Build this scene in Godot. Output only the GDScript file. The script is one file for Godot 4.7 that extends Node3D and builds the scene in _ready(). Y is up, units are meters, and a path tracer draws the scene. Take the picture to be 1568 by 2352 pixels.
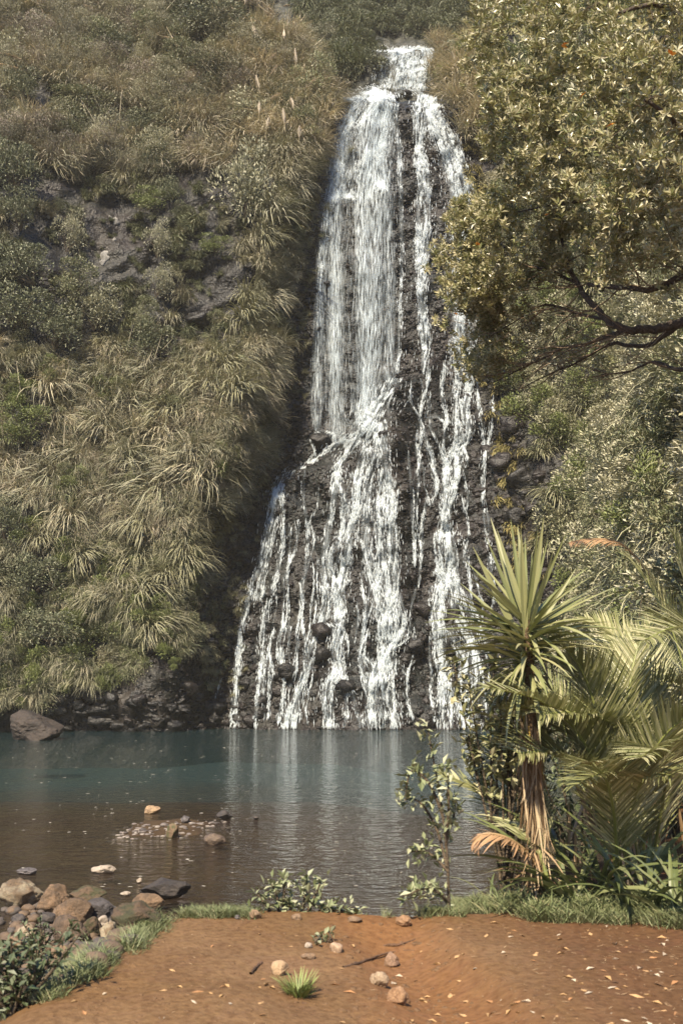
extends Node3D

# ---------------------------------------------------------------- viewing geometry
const EYE := Vector3(0, 2.6, 0)
const FPX := 2522.0            # focal length in photo pixels of a 1568x2352 sheet
const CP := 0.98945            # cosine and sine of the camera's upward pitch
const SP := 0.14487

var rng := RandomNumberGenerator.new()
var n_big := FastNoiseLite.new()
var n_mid := FastNoiseLite.new()
var n_fine := FastNoiseLite.new()
var n_cell := FastNoiseLite.new()
var names := {}
var M := {}

func ray(x: float, y: float) -> Vector3:       # direction through a photo pixel, one metre deep
	var u := (1176.0 - y) / FPX
	var d := Vector3((x - 784.0) / FPX, SP + u * CP, -CP + u * SP)
	return d / -d.z

func at(x: float, y: float, depth: float) -> Vector3:
	return EYE + ray(x, y) * depth

func seen(p: Vector3) -> Vector2:               # photo pixel of a point
	var v := p - EYE
	var zc := v.y * SP - v.z * CP
	if zc < 0.2:
		return Vector2(-9999, -9999)
	return Vector2(784.0 + FPX * v.x / zc, 1176.0 - FPX * (v.y * CP + v.z * SP) / zc)

func pw(a: Array, t: float) -> float:           # piecewise linear curve
	if t <= a[0][0]:
		return a[0][1]
	for i in range(1, a.size()):
		if t <= a[i][0]:
			var s: float = (t - a[i - 1][0]) / (a[i][0] - a[i - 1][0])
			return lerpf(a[i - 1][1], a[i][1], s)
	return a[a.size() - 1][1]

func r(a: float, b: float) -> float:
	return rng.randf_range(a, b)

func rdir() -> Vector3:
	var z := r(-1, 1)
	var t := r(0, TAU)
	var q := sqrt(1.0 - z * z)
	return Vector3(q * cos(t), z, q * sin(t))

# ---------------------------------------------------------------- mesh collector
class MB:
	var v := PackedVector3Array()
	var c := PackedColorArray()
	var u := PackedVector2Array()
	var i := PackedInt32Array()
	func p(a: Vector3, col: Color, uv := Vector2.ZERO) -> int:
		v.append(a)
		c.append(col)
		u.append(uv)
		return v.size() - 1
	func tri(a: int, b: int, d: int) -> void:
		i.append(a)
		i.append(b)
		i.append(d)
	func quad(a: int, b: int, d: int, e: int) -> void:
		i.append_array(PackedInt32Array([a, b, d, a, d, e]))
	func mesh(m: Material, smooth := false) -> ArrayMesh:
		var arr := []
		arr.resize(Mesh.ARRAY_MAX)
		arr[Mesh.ARRAY_VERTEX] = v
		arr[Mesh.ARRAY_COLOR] = c
		arr[Mesh.ARRAY_TEX_UV] = u
		arr[Mesh.ARRAY_INDEX] = i
		if smooth:
			var n := PackedVector3Array()
			n.resize(v.size())
			for k in range(0, i.size(), 3):
				var f := (v[i[k + 2]] - v[i[k]]).cross(v[i[k + 1]] - v[i[k]])
				n[i[k]] += f
				n[i[k + 1]] += f
				n[i[k + 2]] += f
			for k in n.size():
				n[k] = n[k].normalized() if n[k].length_squared() > 0.0 else Vector3.UP
			arr[Mesh.ARRAY_NORMAL] = n
		var am := ArrayMesh.new()
		am.add_surface_from_arrays(Mesh.PRIMITIVE_TRIANGLES, arr)
		am.surface_set_material(0, m)
		return am

# a strap-shaped leaf that arches over: root, direction, length, width, droop per segment
func blade(mb: MB, root: Vector3, dir: Vector3, length: float, width: float, droop: float, segs: int, c0: Color, c1: Color, fold := 0.0, wide_at := 0.35) -> void:
	var p := root
	var d := dir.normalized()
	var side := d.cross(Vector3.UP)
	if side.length() < 0.05:
		side = d.cross(Vector3(1, 0, 0.3))
	side = side.normalized().rotated(d, r(-0.5, 0.5))
	var last := PackedInt32Array()
	for k in segs + 1:
		var t := float(k) / segs
		var w := width * (lerpf(0.55, 1.0, t / wide_at) if t < wide_at else 1.0 - pow((t - wide_at) / (1.0 - wide_at), 1.6))
		w = maxf(w, width * 0.04) * 0.5
		var col := c0.lerp(c1, t)
		var row := PackedInt32Array()
		row.append(mb.p(p - side * w, col))
		if fold > 0.0:
			row.append(mb.p(p - side.cross(d).normalized() * fold * w, col))
		row.append(mb.p(p + side * w, col))
		if k > 0:
			for q in row.size() - 1:
				mb.quad(last[q], last[q + 1], row[q + 1], row[q])
		last = row
		d = (d + Vector3.DOWN * droop * (0.5 + t)).normalized()
		side = (side - d * side.dot(d)).normalized()
		p += d * length / segs

# a broad leaf of four faces
func leaf(mb: MB, root: Vector3, dir: Vector3, up: Vector3, length: float, width: float, col: Color, cup := 0.12) -> void:
	var d := dir.normalized()
	var side := d.cross(up)
	if side.length() < 0.05:
		side = d.cross(Vector3(0.3, 0.2, 1))
	side = side.normalized()
	var n := side.cross(d).normalized()
	var m := root + d * length * 0.5
	var a := mb.p(root, col)
	var b := mb.p(m - side * width * 0.5 + n * cup * width, col)
	var e := mb.p(m - n * cup * width, col)
	var f := mb.p(m + side * width * 0.5 + n * cup * width, col)
	var g := mb.p(root + d * length - n * length * 0.12, col)
	mb.tri(a, b, e)
	mb.tri(a, e, f)
	mb.tri(b, g, e)
	mb.tri(e, g, f)

# a limb through points with radii
func tube(mb: MB, pts: Array, radii: Array, sides: int, col: Color, bump := 0.0) -> void:
	var last := -1
	var x := Vector3.RIGHT
	for k in pts.size():
		var d: Vector3 = (pts[mini(k + 1, pts.size() - 1)] - pts[maxi(k - 1, 0)]).normalized()
		x = x - d * x.dot(d)
		if x.length() < 0.01:
			x = d.cross(Vector3(0.3, 1, 0.2))
		x = x.normalized()
		var y := d.cross(x)
		var first := mb.v.size()
		var cc := col * r(0.85, 1.15)
		for s in sides:
			var a := TAU * s / sides
			mb.p(pts[k] + (x * cos(a) + y * sin(a)) * radii[k] * (1.0 + bump * r(-1, 1)), cc, Vector2(float(s) / sides, k))
		if last >= 0:
			for s in sides:
				var s2 := (s + 1) % sides
				mb.quad(last + s, last + s2, first + s2, first + s)
		last = first

func smooth_line(a: Array, per: int) -> Array:   # Catmull-Rom through points
	var out := []
	for k in a.size() - 1:
		var p0 = a[maxi(k - 1, 0)]
		var p1 = a[k]
		var p2 = a[k + 1]
		var p3 = a[mini(k + 2, a.size() - 1)]
		for s in per:
			out.append(p1.cubic_interpolate(p2, p0, p3, float(s) / per))
	out.append(a[a.size() - 1])
	return out

# ---------------------------------------------------------------- naming
func numbered(called: String) -> String:
	if not names.has(called):
		names[called] = 0
		return called
	names[called] += 1
	return "%s_%03d" % [called, names[called]]

func tag(o: Node, label := "", category := "", group := "", kind := "") -> Node:
	if label:
		o.set_meta("label", label)
	if category:
		o.set_meta("category", category)
	if group:
		o.set_meta("group", group)
	if kind:
		o.set_meta("kind", kind)
	return o

func base(called: String, where: Vector3, label: String, category: String, group := "") -> Node3D:
	var o := Node3D.new()
	o.name = numbered(called)
	o.position = where
	add_child(o)
	tag(o, label, category, group)
	return o

func obj(called: String, m: Mesh, parent: Node = null) -> MeshInstance3D:
	var o := MeshInstance3D.new()
	o.mesh = m
	o.cast_shadow = GeometryInstance3D.SHADOW_CASTING_SETTING_ON
	if parent:
		o.name = called
		parent.add_child(o, true)
	else:
		o.name = numbered(called)
		add_child(o)
	return o

func many(called: String, m: Mesh, where: Array, tints: Array, parent: Node = null) -> MultiMeshInstance3D:
	var mm := MultiMesh.new()
	mm.transform_format = MultiMesh.TRANSFORM_3D
	mm.use_colors = tints.size() > 0
	mm.mesh = m
	mm.instance_count = where.size()
	for k in where.size():
		mm.set_instance_transform(k, where[k])
		if tints.size() > 0:
			mm.set_instance_color(k, tints[k])
	var o := MultiMeshInstance3D.new()
	o.multimesh = mm
	o.set_meta("kind", "stuff")
	if parent:
		o.name = called
		parent.add_child(o, true)
	else:
		o.name = numbered(called)
		add_child(o)
	return o

# ---------------------------------------------------------------- materials
func noise_tex(seed_: int, freq: float, ramp: Array, kind := FastNoiseLite.TYPE_SIMPLEX_SMOOTH, oct := 5, size := 512) -> NoiseTexture2D:
	var n := FastNoiseLite.new()
	n.seed = seed_
	n.noise_type = kind
	n.frequency = freq
	n.fractal_octaves = oct
	n.fractal_gain = 0.55
	var t := NoiseTexture2D.new()
	t.width = size
	t.height = size
	t.seamless = true
	t.noise = n
	if ramp.size() > 0:
		var g := Gradient.new()
		var off := PackedFloat32Array()
		var col := PackedColorArray()
		for k in ramp.size():
			off.append(ramp[k][0])
			col.append(ramp[k][1])
		g.offsets = off
		g.colors = col
		t.color_ramp = g
	return t

func leaf_mat(called: String, rough: float, back: float, spec := 0.5) -> StandardMaterial3D:
	var m := StandardMaterial3D.new()
	m.resource_name = called
	m.vertex_color_use_as_albedo = true
	m.roughness = rough
	m.metallic_specular = spec
	m.cull_mode = BaseMaterial3D.CULL_DISABLED
	if back > 0.0:
		m.backlight_enabled = true
		m.backlight = Color(back, back, back * 0.8)
	return m

func rough_mat(called: String, tex: Texture2D, scale: float, height: Texture2D, cm: float, rough: float, world := true, tint := true, spec := 0.5) -> StandardMaterial3D:
	var m := StandardMaterial3D.new()
	m.resource_name = called
	m.vertex_color_use_as_albedo = tint
	m.albedo_texture = tex
	m.roughness = rough
	m.metallic_specular = spec
	m.uv1_triplanar = true
	m.uv1_world_triplanar = world
	m.uv1_scale = Vector3.ONE * scale
	if height:
		m.heightmap_enabled = true
		m.heightmap_texture = height
		m.heightmap_scale = cm
	return m

func make_materials() -> void:
	var grey := func(k: float): return Color(k, k, k)
	var t_rock := noise_tex(3, 0.012, [[0.0, grey.call(0.6)], [0.4, grey.call(0.8)], [0.55, Color(0.88, 0.84, 0.8)], [0.75, grey.call(0.95)], [1.0, Color(1, 0.98, 0.94)]])
	var t_rock_h := noise_tex(4, 0.03, [], FastNoiseLite.TYPE_SIMPLEX_SMOOTH, 6)
	var t_cell_h := noise_tex(5, 0.03, [], FastNoiseLite.TYPE_CELLULAR, 4)
	var t_soil := noise_tex(6, 0.02, [[0.0, Color(0.74, 0.71, 0.69)], [0.35, Color(0.87, 0.86, 0.85)], [0.6, Color(0.95, 0.95, 0.95)], [1.0, Color(1.0, 1.0, 0.98)]], FastNoiseLite.TYPE_SIMPLEX_SMOOTH, 6)
	var t_soil_h := noise_tex(7, 0.03, [], FastNoiseLite.TYPE_SIMPLEX_SMOOTH, 6)
	M.cliff = rough_mat("wet basalt", t_rock, 0.35, t_cell_h, 10.0, 0.55)
	M.stone = rough_mat("stone", t_rock, 1.1, t_rock_h, 2.0, 0.8, false)
	M.pebble = rough_mat("pebble", t_rock, 0.9, null, 0.0, 0.8, false)
	M.knob = rough_mat("rock knob", t_rock, 0.6, t_rock_h, 4.0, 0.5, true)
	M.soil = rough_mat("soil", t_soil, 1.5, t_soil_h, 0.6, 0.95, true, true, 0.25)
	M.bark = rough_mat("bark", t_rock, 2.5, t_rock_h, 2.0, 0.9, true)
	M.grass = leaf_mat("grass blade", 0.55, 0.35, 0.4)
	M.shrub = leaf_mat("shrub leaf", 0.5, 0.3, 0.5)
	M.gloss = leaf_mat("glossy leaf", 0.36, 0.6, 0.6)
	M.strap = leaf_mat("strap leaf", 0.38, 0.5, 0.5)
	M.dry = leaf_mat("dry leaf", 0.8, 0.3, 0.3)
	var w := StandardMaterial3D.new()
	w.resource_name = "falling water"
	w.albedo_color = Color(0.90, 0.935, 0.95)
	w.roughness = 0.6
	w.metallic_specular = 0.25
	w.backlight_enabled = true
	w.backlight = Color(0.8, 0.8, 0.8)
	M.white = w
	var p := StandardMaterial3D.new()
	p.resource_name = "pool water"
	p.vertex_color_use_as_albedo = true
	p.transparency = BaseMaterial3D.TRANSPARENCY_ALPHA
	p.albedo_color = Color(1, 1, 1, 0.42)
	p.roughness = 0.06
	p.metallic_specular = 0.43
	p.heightmap_enabled = true
	p.heightmap_texture = noise_tex(9, 0.02, [], FastNoiseLite.TYPE_SIMPLEX_SMOOTH, 4)
	p.heightmap_scale = 3.4
	p.uv1_triplanar = true
	p.uv1_world_triplanar = true
	p.uv1_scale = Vector3(0.22, 0.22, 0.34)
	M.pool = p

# the streaked alpha of a thin sheet of falling water
func veil_mat(seed_: int, strength: float) -> StandardMaterial3D:
	var n := FastNoiseLite.new()
	n.seed = seed_
	n.frequency = 1.0
	n.fractal_octaves = 2
	var im := Image.create(128, 1024, false, Image.FORMAT_RGBA8)
	for y in 1024:
		var t := y / 1024.0
		for x in 128:
			var u := x / 127.0
			var a := n.get_noise_2d(u * 9.0, t * 7.0) * 0.6 + n.get_noise_2d(u * 30.0 + 50.0, t * 12.0) * 0.7 + n.get_noise_2d(u * 60.0, t * 60.0 + 90.0) * 0.35
			var b := n.get_noise_2d(u * 9.0, (t - 1.0) * 7.0) * 0.6 + n.get_noise_2d(u * 30.0 + 50.0, (t - 1.0) * 12.0) * 0.7 + n.get_noise_2d(u * 60.0, (t - 1.0) * 60.0 + 90.0) * 0.35
			var q := lerpf(a, b, smoothstep(0.8, 1.0, t))
			var edge := pow(sin(PI * clampf(u, 0.0, 1.0)), 0.8)
			im.set_pixel(x, y, Color(0.86, 0.92, 0.95, clampf((q * 2.0 + 0.36) * strength, 0.0, 0.95) * edge))
	var m := StandardMaterial3D.new()
	m.resource_name = "water veil"
	m.albedo_texture = ImageTexture.create_from_image(im)
	m.transparency = BaseMaterial3D.TRANSPARENCY_ALPHA
	m.roughness = 0.5
	m.cull_mode = BaseMaterial3D.CULL_DISABLED
	m.backlight_enabled = true
	m.backlight = Color(0.8, 0.8, 0.8)
	return m
# ---------------------------------------------------------------- the land
const LEFT_EDGE := [[-3, -6.4], [8, -6.4], [10.5, -5.6], [13, -4.4], [17, -3.7], [25, -2.9], [30, -2.0], [36, -0.6], [42, -2.3], [46, -6.9], [70, -22]]
const RIGHT_EDGE := [[-3, 9.4], [6, 9.0], [14, 8.0], [20, 7.7], [29, 7.5], [36, 6.8], [38, 6.1], [44, 8.9], [70, 16]]
const LEFT_FACE := [[-3, 49.0], [0, 50.0], [1.5, 49.6], [17, 53.8], [28, 55.2], [30, 56.6], [46, 64], [70, 84]]
const FALL_FACE := [[14, 57.2], [25, 58.4], [35, 59.9], [36.3, 60.8], [37.2, 68], [38, 69.2], [46, 72], [46.8, 80], [48, 82], [70, 95]]
const APRON_TOP := [[-7, 10.5], [-3.3, 11.9], [-1.4, 13.2], [0.35, 14.4], [1.45, 15.6], [2.8, 17.4], [3.6, 18.2], [9, 18.5]]
const CX0 := -30.0
const CY0 := -2.5
const CSTEP := 0.19
const CNX := 306
const CNY := 368
var cliff_d := PackedFloat32Array()

func cliff_shape(x: float, y: float) -> float:
	var ya := pw(APRON_TOP, x)
	var ledge := 1.0 - smoothstep(2.6, 4.2, x)
	var fall := pw(FALL_FACE, y)
	var t := y / ya
	if t < 1.0:
		var a := 51.2 + 4.6 * pow(maxf(t, 0.0), 0.9) + 0.03 * (x - 1.5) * (x - 1.5) * (1.0 - t)
		fall = lerpf(lerpf(51.6, pw(FALL_FACE, ya), pow(maxf(t, 0.0), 0.9)), a, ledge)
	elif y < 14.0 + 5.0:
		fall = pw(FALL_FACE, maxf(y, 14.0)) - (1.0 - smoothstep(0.0, 0.6, y - ya)) * 1.2 * ledge
	var left := pw(LEFT_FACE, y) - maxf(0.0, -12.0 - x) * 0.32
	left += n_big.get_noise_2d(x * 1.0, y * 0.8) * 1.5
	var right := 53.0 + 0.2 * y - maxf(0.0, x - 8.5) * 0.62 - maxf(0.0, x - 12.0) * 0.3 + maxf(0.0, y - 34.0) * 0.35
	right += n_big.get_noise_2d(x * 1.1 + 80.0, y) * 1.2
	var d := lerpf(fall, left, smoothstep(-1.3, 1.5, pw(LEFT_EDGE, y) - x + n_big.get_noise_2d(y * 3.0, 7.0) * 0.5))
	d = lerpf(d, right, smoothstep(-0.8, 1.2, x - pw(RIGHT_EDGE, y) + n_big.get_noise_2d(y * 3.0, 70.0) * 0.5))
	d += n_mid.get_noise_2d(x, y) * 0.75
	var c := n_cell.get_noise_2d(x, y * 1.3)
	d += (c + 0.6) * 0.55
	d += n_fine.get_noise_2d(x, y) * 0.22
	return d

func cliff_at(x: float, y: float) -> float:
	var fx := clampf((x - CX0) / CSTEP, 0.0, CNX - 1.001)
	var fy := clampf((y - CY0) / CSTEP, 0.0, CNY - 1.001)
	var i := int(fx)
	var j := int(fy)
	var a := fx - i
	var b := fy - j
	var k := j * CNX + i
	return lerpf(lerpf(cliff_d[k], cliff_d[k + 1], a), lerpf(cliff_d[k + CNX], cliff_d[k + CNX + 1], a), b)

func cliff_hit(x: float, y: float) -> Vector3:
	var q := ray(x, y)
	var d := 40.0
	while d < 98.0:
		if cliff_at(q.x * d, EYE.y + q.y * d) < d:
			break
		d += 0.5
	var lo := d - 0.5
	var hi := d
	for k in 6:
		var m := (lo + hi) * 0.5
		if cliff_at(q.x * m, EYE.y + q.y * m) < m:
			hi = m
		else:
			lo = m
	return EYE + q * hi

func cliff_point(x: float, y: float, out := 0.0) -> Vector3:
	return Vector3(x, y, -cliff_at(x, y) + out)

func build_cliff() -> void:
	cliff_d.resize(CNX * CNY)
	for j in CNY:
		for i in CNX:
			cliff_d[j * CNX + i] = cliff_shape(CX0 + i * CSTEP, CY0 + j * CSTEP)
	var mb := MB.new()
	for j in CNY:
		var y := CY0 + j * CSTEP
		for i in CNX:
			var x := CX0 + i * CSTEP
			var inside := smoothstep(-1.0, 0.6, x - pw(LEFT_EDGE, y)) * (1.0 - smoothstep(-0.6, 1.0, x - pw(RIGHT_EDGE, y)))
			var moss := smoothstep(0.05, 0.4, n_big.get_noise_2d(x * 3.0 + 200.0, y * 1.2))
			var col := Color(0.0175, 0.0165, 0.0165).lerp(Color(0.0150, 0.0158, 0.0165), inside)
			col = col.lerp(Color(0.024, 0.0185, 0.017), smoothstep(0.1, 0.5, n_big.get_noise_2d(x * 2.0, y * 4.0 + 300.0)) * 0.7)
			var edge := exp(-pow((x - pw(LEFT_EDGE, y) - 0.1) / 0.8, 2.0)) + exp(-pow((x - pw(RIGHT_EDGE, y) + 0.3) / 0.9, 2.0)) * 0.7
			col = col.lerp(Color(0.040, 0.038, 0.015), clampf(moss * 0.25 + edge * 0.25, 0.0, 0.6))
			if y > 37.0 and inside > 0.4:
				col = col.lerp(Color(0.05, 0.055, 0.035), 0.6)
			mb.p(Vector3(x, y, -cliff_d[j * CNX + i]), col)
	for j in CNY - 1:
		for i in CNX - 1:
			var k := j * CNX + i
			mb.quad(k, k + CNX, k + CNX + 1, k + 1)
	var o := obj("cliff", mb.mesh(M.cliff, true))
	tag(o, "dark wet basalt cliff wall behind the pool, bare beside the waterfall", "", "", "structure")
	rock_knobs(o)

# the ground: trampled bank, shore, pool bed
func land(x: float, d: float) -> float:
	var nz := n_mid.get_noise_2d(x * 0.8, d * 0.8)
	var plateau := 1.1 + n_big.get_noise_2d(x * 4.0, d * 4.0) * 0.05 + n_mid.get_noise_2d(x * 2.2, d * 2.2) * 0.018 + n_fine.get_noise_2d(x * 3.0, d * 3.0) * 0.007
	# the washed-out gully across the middle of the bank
	var gx := x - (0.25 - (d - 7.0) * 0.12 + n_mid.get_noise_2d(d * 1.5, 3.0) * 0.12)
	plateau -= 0.08 * smoothstep(0.34, 0.02, absf(gx)) * smoothstep(4.2, 6.0, d) * smoothstep(7.1, 6.5, d) + 0.03 * smoothstep(0.9, 0.2, absf(gx + 0.2))
	plateau += (0.04 + 0.03 * nz) * smoothstep(0.22, 0.36, gx) * smoothstep(1.8, 0.5, gx)
	plateau += n_mid.get_noise_2d(x * 1.7, 60.0) * 0.07 * smoothstep(6.2, 7.0, d)
	var bank := 7.2 + n_mid.get_noise_2d(x * 1.3, 20.0) * 0.22 + smoothstep(0.9, 1.5, x) * 1.7 + smoothstep(2.2, 4.0, x) * 4.0 + maxf(0.0, x - 3.4) * 5.2
	bank -= smoothstep(-0.7, -1.3, x) * 0.4
	var h := lerpf(plateau, bed(x, d), smoothstep(0.0, 1.5 + smoothstep(1.5, 4.0, x) * 2.0, d - bank))
	var edge := -1.12 - (7.0 - d) * 0.06 + nz * 0.16
	var shore := 0.16 + (9.5 - d) * 0.06 + nz * 0.12
	shore = lerpf(shore, bed(x, d), smoothstep(10.2, 12.2, d + nz * 0.8 + maxf(0.0, -2.6 - x) * 0.3))
	h = lerpf(h, minf(shore, maxf(h, shore)), smoothstep(0.0, 1.25, edge - x)) if x < edge else h
	if x > 5.0:
		h += maxf(0.0, x - 5.0) * 0.25 * smoothstep(6.0, 14.0, d) * (1.0 - smoothstep(0.0, 3.0, d - bank))
	return h

func bed(x: float, d: float) -> float:
	var z := -0.16 - smoothstep(12.0, 9.0, d) * -0.0 - smoothstep(24.0, 31.0, d) * 1.4 + n_mid.get_noise_2d(x * 0.5, d * 0.5) * 0.06
	var bar := exp(-pow((x + 2.9) / 1.3, 2.0) - pow((d - 19.0) / 2.2, 2.0))
	return z + bar * (0.185 + 0.05 * n_fine.get_noise_2d(x * 0.8, d * 0.8)) - smoothstep(-1.0, 3.0, x) * 0.35

func land_hit(x: float, y: float) -> Vector3:
	var q := ray(x, y)
	var d := 2.0
	while d < 60.0:
		if EYE.y + q.y * d < maxf(land(q.x * d, d), 0.0):
			break
		d += 0.04
	return EYE + q * d

func axis(parts: Array) -> PackedFloat32Array:
	var out := PackedFloat32Array()
	for p in parts:
		var t: float = p[0]
		while t < p[1] - 0.0001:
			out.append(t)
			t += p[2]
	out.append(parts[parts.size() - 1][1])
	return out

func build_ground() -> void:
	var xs := axis([[-300.0, -60.0, 60.0], [-60.0, -12.0, 6.0], [-12.0, -3.6, 0.3], [-3.6, 4.2, 0.03], [4.2, 12.0, 0.3], [12.0, 60.0, 6.0], [60.0, 300.0, 60.0]])
	var ds := axis([[-300.0, -60.0, 60.0], [-60.0, -4.0, 4.0], [-4.0, 3.6, 0.4], [3.6, 9.0, 0.03], [9.0, 14.0, 0.1], [14.0, 54.0, 0.4], [54.0, 300.0, 41.0]])
	var mb := MB.new()
	for d in ds:
		for x in xs:
			var h := land(x, maxf(d, 1.0))
			var nz := n_mid.get_noise_2d(x * 1.2, d * 1.2)
			var nf := n_fine.get_noise_2d(x * 1.4, d * 1.4)
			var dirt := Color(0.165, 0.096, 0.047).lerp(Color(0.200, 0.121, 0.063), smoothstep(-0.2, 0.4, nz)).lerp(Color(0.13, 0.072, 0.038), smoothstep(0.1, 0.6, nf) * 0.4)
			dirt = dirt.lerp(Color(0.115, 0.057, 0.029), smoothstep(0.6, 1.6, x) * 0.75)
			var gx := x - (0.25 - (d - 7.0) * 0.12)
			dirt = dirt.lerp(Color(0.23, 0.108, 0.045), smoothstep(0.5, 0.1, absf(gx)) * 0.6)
			var mud := Color(0.055, 0.038, 0.024).lerp(Color(0.085, 0.057, 0.033), smoothstep(-0.2, 0.3, nz))
			var silt := Color(0.042, 0.076, 0.080)
			var col := mud.lerp(dirt, smoothstep(0.25, 0.75, h + nz * 0.1))
			col = col.lerp(silt, smoothstep(21.0, 29.0, d + nz * 2.0) * (1.0 - smoothstep(0.0, 0.4, h)))
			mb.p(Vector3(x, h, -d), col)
	var w := xs.size()
	for j in ds.size() - 1:
		for i in w - 1:
			var k := j * w + i
			mb.quad(k, k + w, k + w + 1, k + 1)
	var o := obj("ground", mb.mesh(M.soil, true))
	tag(o, "trampled orange-brown dirt bank sloping down to the stony shore and pool bed", "", "", "structure")

func build_pool() -> void:
	var mb := MB.new()
	var xs := axis([[-40.0, 30.0, 1.0]])
	var ds := axis([[6.6, 60.0, 0.9]])
	for d in ds:
		for x in xs:
			var nz := n_big.get_noise_2d(x * 2.0, d * 2.0)
			var col := Color(0.034, 0.025, 0.018).lerp(Color(0.029, 0.061, 0.066), smoothstep(20.0, 31.0, d + nz * 5.0 + maxf(0.0, x) * 0.0))
			mb.p(Vector3(x, 0, -d), col)
	var w := xs.size()
	for j in ds.size() - 1:
		for i in w - 1:
			var k := j * w + i
			mb.quad(k, k + w, k + w + 1, k + 1)
	tag(obj("water", mb.mesh(M.pool, true)), "still plunge pool, teal at the back and clear brown over the near shallows", "", "", "structure")

# ---------------------------------------------------------------- rocks
var icos: Array = []

func icosphere(level: int) -> Array:
	var t := (1.0 + sqrt(5.0)) / 2.0
	var v := [Vector3(-1, t, 0), Vector3(1, t, 0), Vector3(-1, -t, 0), Vector3(1, -t, 0), Vector3(0, -1, t), Vector3(0, 1, t), Vector3(0, -1, -t), Vector3(0, 1, -t), Vector3(t, 0, -1), Vector3(t, 0, 1), Vector3(-t, 0, -1), Vector3(-t, 0, 1)]
	for k in v.size():
		v[k] = v[k].normalized()
	var f := [0, 11, 5, 0, 5, 1, 0, 1, 7, 0, 7, 10, 0, 10, 11, 1, 5, 9, 5, 11, 4, 11, 10, 2, 10, 7, 6, 7, 1, 8, 3, 9, 4, 3, 4, 2, 3, 2, 6, 3, 6, 8, 3, 8, 9, 4, 9, 5, 2, 4, 11, 6, 2, 10, 8, 6, 7, 9, 8, 1]
	for l in level:
		var g := []
		var mid := {}
		for k in range(0, f.size(), 3):
			var e := [0, 0, 0]
			for q in 3:
				var a: int = f[k + q]
				var b: int = f[k + (q + 1) % 3]
				var key := mini(a, b) * 100000 + maxi(a, b)
				if not mid.has(key):
					v.append((v[a] + v[b]).normalized())
					mid[key] = v.size() - 1
				e[q] = mid[key]
			g.append_array([f[k], e[0], e[2], f[k + 1], e[1], e[0], f[k + 2], e[2], e[1], e[0], e[1], e[2]])
		f = g
	return [v, f]

func rock_mesh(seed_: int, level: int, col: Color, col2: Color, m: Material, planes := 11, soft := 0.16) -> ArrayMesh:
	var rr := RandomNumberGenerator.new()
	rr.seed = seed_
	while icos.size() <= level:
		icos.append(icosphere(icos.size()))
	var pn := []
	for k in planes:
		pn.append([Vector3(rr.randf_range(-1, 1), rr.randf_range(-1, 1), rr.randf_range(-1, 1)).normalized(), rr.randf_range(0.6, 0.95)])
	var mb := MB.new()
	for v: Vector3 in icos[level][0]:
		var d := 1.05
		for q in pn:
			var c: float = v.dot(q[0])
			if c > 0.05:
				var e: float = q[1] / c
				d = minf(d, e)
		d += n_mid.get_noise_3d(v.x * 2.4 + seed_ * 13.0, v.y * 2.4, v.z * 2.4) * soft + n_fine.get_noise_3d(v.x * 3.0, v.y * 3.0 + seed_ * 7.0, v.z * 3.0) * soft * 0.35
		var k := smoothstep(-0.25, 0.3, n_mid.get_noise_3d(v.x * 3.5, v.y * 3.5 + seed_ * 3.0, v.z * 3.5))
		mb.p(v * d, col.lerp(col2, k))
	var f: Array = icos[level][1]
	for k in range(0, f.size(), 3):
		mb.tri(f[k], f[k + 2], f[k + 1])
	return mb.mesh(m, true)

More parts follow.
